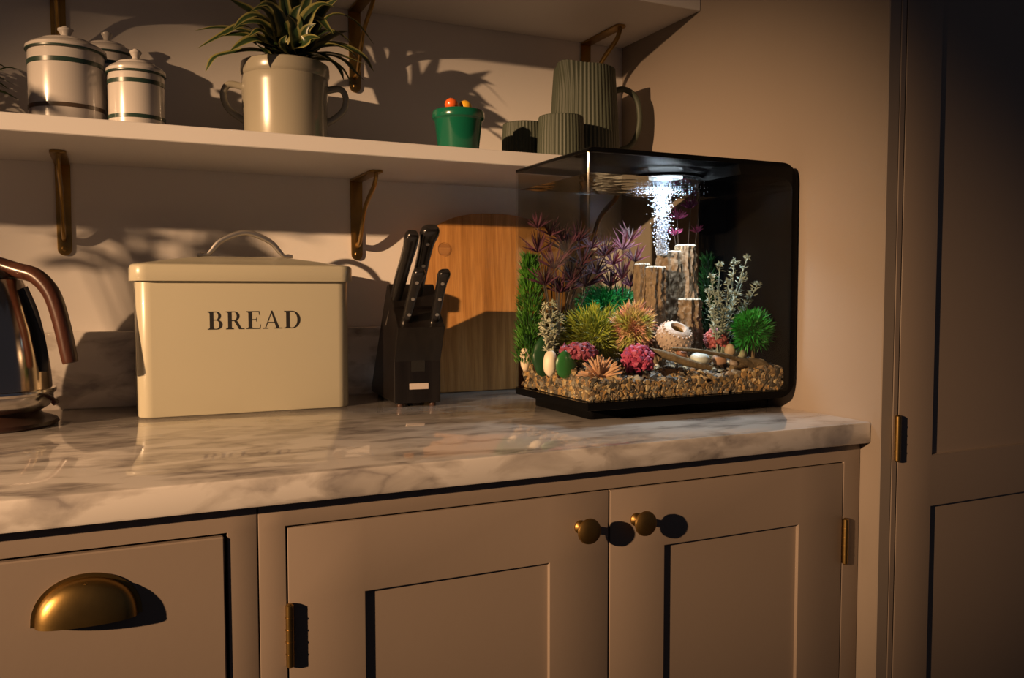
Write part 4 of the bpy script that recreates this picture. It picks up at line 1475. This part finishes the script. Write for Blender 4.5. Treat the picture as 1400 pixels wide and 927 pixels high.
def bush(name, label, px, py, y, r, n, ca, cb, ln, seed, sc=(1, 1, 1), w=0.0009, trunk=None, lo_=-0.35):
    c_ = AY(px, py, y)
    g_ = Vector((c_.x, y, gz(c_.x, y)))
    t_ = thing(name, label, 'water plant', g_)
    b_ = BM()

    def fn(rn):
        z_ = rn.uniform(lo_, 1)
        a_ = rn.uniform(0, 2*PI)
        q_ = math.sqrt(max(0, 1-z_*z_))
        dv_ = Vector((q_*math.cos(a_)*sc[0], q_*math.sin(a_)*sc[1], z_*sc[2]))
        lump = 0.62+0.75*noise.noise(Vector((dv_.x*2.6+seed, dv_.y*2.6, dv_.z*2.6)))
        return c_+dv_*r*rn.random()**0.5*(0.45+0.5*lump), dv_+Vector((rn.uniform(-.5, .5), rn.uniform(-.5, .5), rn.uniform(-.3, .6)))
    needles(b_, None, fn, n, seed, w, ln)
    obj('foliage', b_, two_tone(name+'_leaf'+str(seed), ca, cb), t_, smooth=False)
    obj('stem', tube(smooth_path([g_-Vector((0, 0, 0.004)), g_.lerp(c_, 0.5)+Vector((0.002, 0, 0)), c_+Vector((0, 0, r*0.3))], 10), [0.0035-0.002*i/10 for i in range(11)], 8), M['drift'], t_)
    return t_


column_weed('tall_green_weed', 'tall bushy green weed against the left glass of the aquarium', 722, 724, 345, 0.300, 0.0200, 2200, (0.012, 0.075, 0.006), (0.06, 0.20, 0.015), 0.014, 21)
column_weed('tall_green_weed', 'dark green weed standing behind the bark stump', 964, 968, 345, 0.325, 0.0150, 700, (0.005, 0.03, 0.004), (0.015, 0.09, 0.012), 0.016, 22)
bush('bright_green_bush', 'bright green needle bush at the black end of the aquarium', 1029, 452, 0.176, 0.036, 2200, (0.010, 0.12, 0.010), (0.03, 0.36, 0.04), 0.015, 23, (1.0, 0.5, 1.0), w=0.0011, lo_=-0.75)
bush('emerald_moss_mat', 'low emerald moss clump behind the yellow-green plant', 830, 416, 0.312, 0.058, 3000, (0.008, 0.13, 0.045), (0.016, 0.42, 0.12), 0.013, 24, (1.2, 0.55, 0.52), lo_=-0.6)
bush('yellow_green_plant', 'yellow-green feathery plant in the middle of the aquarium', 812, 460, 0.262, 0.052, 3600, (0.15, 0.17, 0.018), (0.42, 0.46, 0.06), 0.016, 25, (1.35, 0.6, 0.95), lo_=-0.9)
bush('pink_tipped_plant', 'pink and lime feathery plant in front of the bark stump', 866, 446, 0.232, 0.040, 2400, (0.80, 0.36, 0.32), (0.48, 0.50, 0.12), 0.014, 26, (0.95, 0.6, 0.95), w=0.0009, lo_=-0.9)

# round green paddle leaves by the cream pebbles
M['paddle'] = plain('paddle_leaf', (0.016, 0.105, 0.020), 0.35, vary=0.25, scale=60, coat=0.2)
c_ = AY(774, 499, 0.205)
t_ = thing('round_leaf_plant', 'rounded glossy green leaf standing beside a pale pebble', 'water plant', (c_.x, 0.205, gz(c_.x, 0.205)))
obj('leaf', blob(c_, 0.0175, 2, 0.06, 3, scale=(0.92, 0.30, 1.12)), M['paddle'], t_)
c_ = AY(741, 488, 0.262)
t_ = thing('round_leaf_plant', 'dark oval green leaf at the foot of the tall green weed', 'water plant', (c_.x, 0.262, gz(c_.x, 0.262)))
obj('leaf', blob(c_, 0.0225, 5, 0.08, 3, scale=(0.72, 0.35, 1.25)), plain('dark_paddle_leaf', (0.007, 0.042, 0.012), 0.4, vary=0.3, scale=60), t_)


# grey-white branching sprigs
def sprig(name, label, px, py, y, stalks, colr, leaf_n, leaf_l, seed, w=0.0013, fluff=True):
    g_ = ground(px, py, y)
    t_ = thing(name, label, 'water plant', g_)
    m_ = plain(name+'_m'+str(seed), colr, 0.7, vary=0.2, scale=60)
    b_ = BM()
    fl_ = BM()
    rn = random.Random(seed)
    for (tx, ty, dy) in stalks:
        T_ = AY(tx, ty, y+dy)
        mid = g_.lerp(T_, 0.5)+Vector((rn.uniform(-0.006, 0.006), rn.uniform(-0.004, 0.004), 0.006))
        sp = smooth_path([g_, mid, T_], 12)
        tube(sp, [0.0013-0.0005*i/12 for i in range(13)], 6, bm=b_)

        def fn(r_):
            f = 0.35+0.65*r_.random()
            k = f*12
            i = min(int(k), 11)
            root = sp[i].lerp(sp[i+1], k-i)
            return root, Vector((r_.uniform(-1, 1), r_.uniform(-1, 1), r_.uniform(-0.3, 1.2)))
        needles(fl_, None, fn, leaf_n, rn.randrange(9999), w, leaf_l)
        if fluff:
            def fn2(r_):
                return T_, Vector((r_.uniform(-1, 1), r_.uniform(-1, 1), r_.uniform(-0.6, 1)))
            needles(fl_, None, fn2, 26, rn.randrange(9999), w, leaf_l*0.7)
    obj('stems', b_, m_, t_)
    obj('tufts', fl_, m_, t_, smooth=False)


sprig('white_coral_plant', 'grey-white branching coral plant beside the bright green bush', 985, 455, 0.198,
      [(984, 362, 0.0), (1004, 358, 0.004), (1022, 352, 0.002), (972, 378, -0.006), (996, 385, -0.01), (1018, 378, 0.008), (968, 398, 0.0), (982, 402, -0.012), (1036, 388, 0.004), (1006, 402, -0.012), (1024, 405, 0.0), (976, 420, -0.016), (990, 425, -0.018)],
      (0.30, 0.34, 0.28), 60, 0.0105, 31)
sprig('pale_fern_coral', 'small pale grey-green fern coral between the weed and the yellow plant', 752, 488, 0.250,
      [(745, 418, 0.0), (757, 414, 0.003), (766, 432, 0.002), (740, 446, -0.004), (768, 450, 0.0), (750, 440, -0.006), (758, 455, -0.008)], (0.36, 0.38, 0.28), 46, 0.0100, 32)


# purple-red leafy plants with long stems
def whorl_plant(name, label, px, py, y, heads, ca, cb, seed, ln=0.030, stem_c=(0.05, 0.035, 0.03), wid=0.0026):
    g_ = ground(px, py, y)
    t_ = thing(name, label, 'water plant', g_)
    b_ = BM()
    lf = BM()
    rn = random.Random(seed)
    for (hx_, hy_, dy, sc) in heads:
        T_ = AY(hx_, hy_, y+dy)
        sp = smooth_path([g_, g_.lerp(T_, 0.45)+Vector((rn.uniform(-0.004, 0.004), 0, 0.008)), T_], 12)
        tube(sp, [0.0013-0.0006*i/12 for i in range(13)], 6, bm=b_)
        nl = rn.randint(20, 26)
        for k in range(nl):
            a = 2*PI*k/nl+rn.uniform(-0.3, 0.3)
            el = rn.uniform(0.1, 1.25)
            dv = Vector((math.cos(a)*math.cos(el), math.sin(a)*math.cos(el)*0.7, math.sin(el)))
            L = ln*sc*rn.uniform(0.7, 1.15)
            pth = smooth_path([T_, T_+dv*L*0.5+Vector((0, 0, L*0.06)), T_+dv*L+Vector((0, 0, L*0.10))], 6)
            blade(pth, wid*sc, (rn.uniform(-0.4, 0.4), -1, 0.4), cols=2, fold=0.3, bm=lf)
    obj('stems', b_, plain(name+'_stem'+str(seed), stem_c, 0.6), t_)
    obj('whorls', lf, two_tone(name+'_leaf'+str(seed), ca, cb, 30, 0.8), t_, smooth=False)


whorl_plant('purple_leaf_plant', 'long-stemmed purple whorled plant rising from the pale fern coral', 762, 490, 0.270,
            [(735, 345, 0.0, 1.0), (758, 368, -0.01, 1.1), (775, 345, 0.01, 1.15), (796, 362, 0.0, 1.1), (752, 322, 0.02, 0.8), (782, 385, -0.01, 1.1), (808, 340, 0.02, 0.9), (735, 312, 0.01, 0.7), (765, 400, 0.0, 1.2), (800, 392, 0.01, 1.2), (745, 390, 0.0, 1.0), (790, 330, 0.02, 0.9), (815, 375, 0.02, 1.0), (768, 330, 0.02, 0.8)], (0.030, 0.010, 0.015), (0.105, 0.024, 0.055), 41, 0.035, wid=0.0013)
whorl_plant('purple_leaf_plant', 'purple whorled plant close to the left of the bark stump', 850, 450, 0.300,
            [(852, 342, 0.0, 1.0), (838, 362, -0.005, 1.0), (862, 330, 0.01, 0.95), (826, 350, 0.0, 0.95), (850, 382, -0.01, 1.1), (868, 358, 0.0, 0.9), (834, 392, 0.0, 1.0), (862, 392, 0.0, 0.9)], (0.028, 0.010, 0.013), (0.14, 0.024, 0.058), 42, 0.033, wid=0.0013)
whorl_plant('magenta_leaf_plant', 'tall magenta whorled plant behind the bubble stream', 938, 420, 0.335,
            [(926, 300, -0.004, 0.85), (944, 285, 0.0, 0.85), (952, 318, 0.0, 0.7), (922, 322, 0.0, 0.7), (958, 255, 0.005, 0.6)], (0.15, 0.02, 0.06), (0.40, 0.06, 0.20), 43, 0.024, wid=0.0018)

# ------------------------------------------------------------------ out of frame at the left: the plants whose leaves shade the wall
def leafy(name, label, c_, r, n, ln, wd, seed, pot_r, pot_h, zfoot, sc=(1, 1, 1)):
    t_ = thing(name, label, 'plant', (c_.x, c_.y, zfoot))
    obj('pot', lathe([(0, 0), (pot_r*0.72, 0), (pot_r*0.97, pot_h*0.8), (pot_r*1.05, pot_h*0.8), (pot_r*1.06, pot_h), (pot_r*0.95, pot_h), (pot_r*0.9, pot_h*0.86), (0, pot_h*0.86)], 32, (c_.x, c_.y, zfoot)), M['terracotta'], t_)
    rn = random.Random(seed)
    lf = BM()
    stv = BM()
    foot = Vector((c_.x, c_.y, zfoot+pot_h*0.8))
    for k in range(n):
        a = rn.uniform(0, 2*PI)
        z_ = rn.uniform(-0.6, 1)
        q_ = math.sqrt(max(0, 1-z_*z_))*rn.random()**0.5
        T_ = c_+Vector((q_*math.cos(a)*sc[0], q_*math.sin(a)*sc[1], z_*sc[2]))*r
        dv = Vector((math.cos(a), math.sin(a), rn.uniform(-0.3, 0.5))).normalized()
        L = ln*rn.uniform(0.7, 1.2)
        blade(smooth_path([T_, T_+dv*L*0.5+Vector((0, 0, L*0.1)), T_+dv*L-Vector((0, 0, L*0.15))], 6), wd, (rn.uniform(-.5, .5), rn.uniform(-.5, .5), 1), cols=2, bm=lf)
        if k % 3 == 0:
            tube(smooth_path([foot, foot.lerp(T_, 0.5)+Vector((0, 0, 0.03)), T_], 8), 0.0016, 5, bm=stv)
    obj('stems', stv, M['drift'], t_)
    obj('leaves', lf, M['green_leaf'], t_, smooth=False)


leafy('potted_herb', 'leafy herb in a terracotta pot on the worktop beyond the kettle', Vector((-1.75, 0.127, 0.468)), 0.070, 130, 0.045, 0.011, 51, 0.06, 0.11, 0.0, (1.0, 0.95, 1.6))
leafy('trailing_shelf_plant', 'fine-leaved plant at the shelf end next to the canisters', Vector((-1.150, 0.575, SZ+0.075)), 0.055, 110, 0.045, 0.0035, 52, 0.04, 0.06, SZ, (1.0, 0.9, 0.7))

# ------------------------------------------------------------------ lift everything from worktop level to floor level
for o in list(col.objects):
    if o.parent is None and o.name not in ('camera', 'low_evening_light'):
        o.location.z += ZC
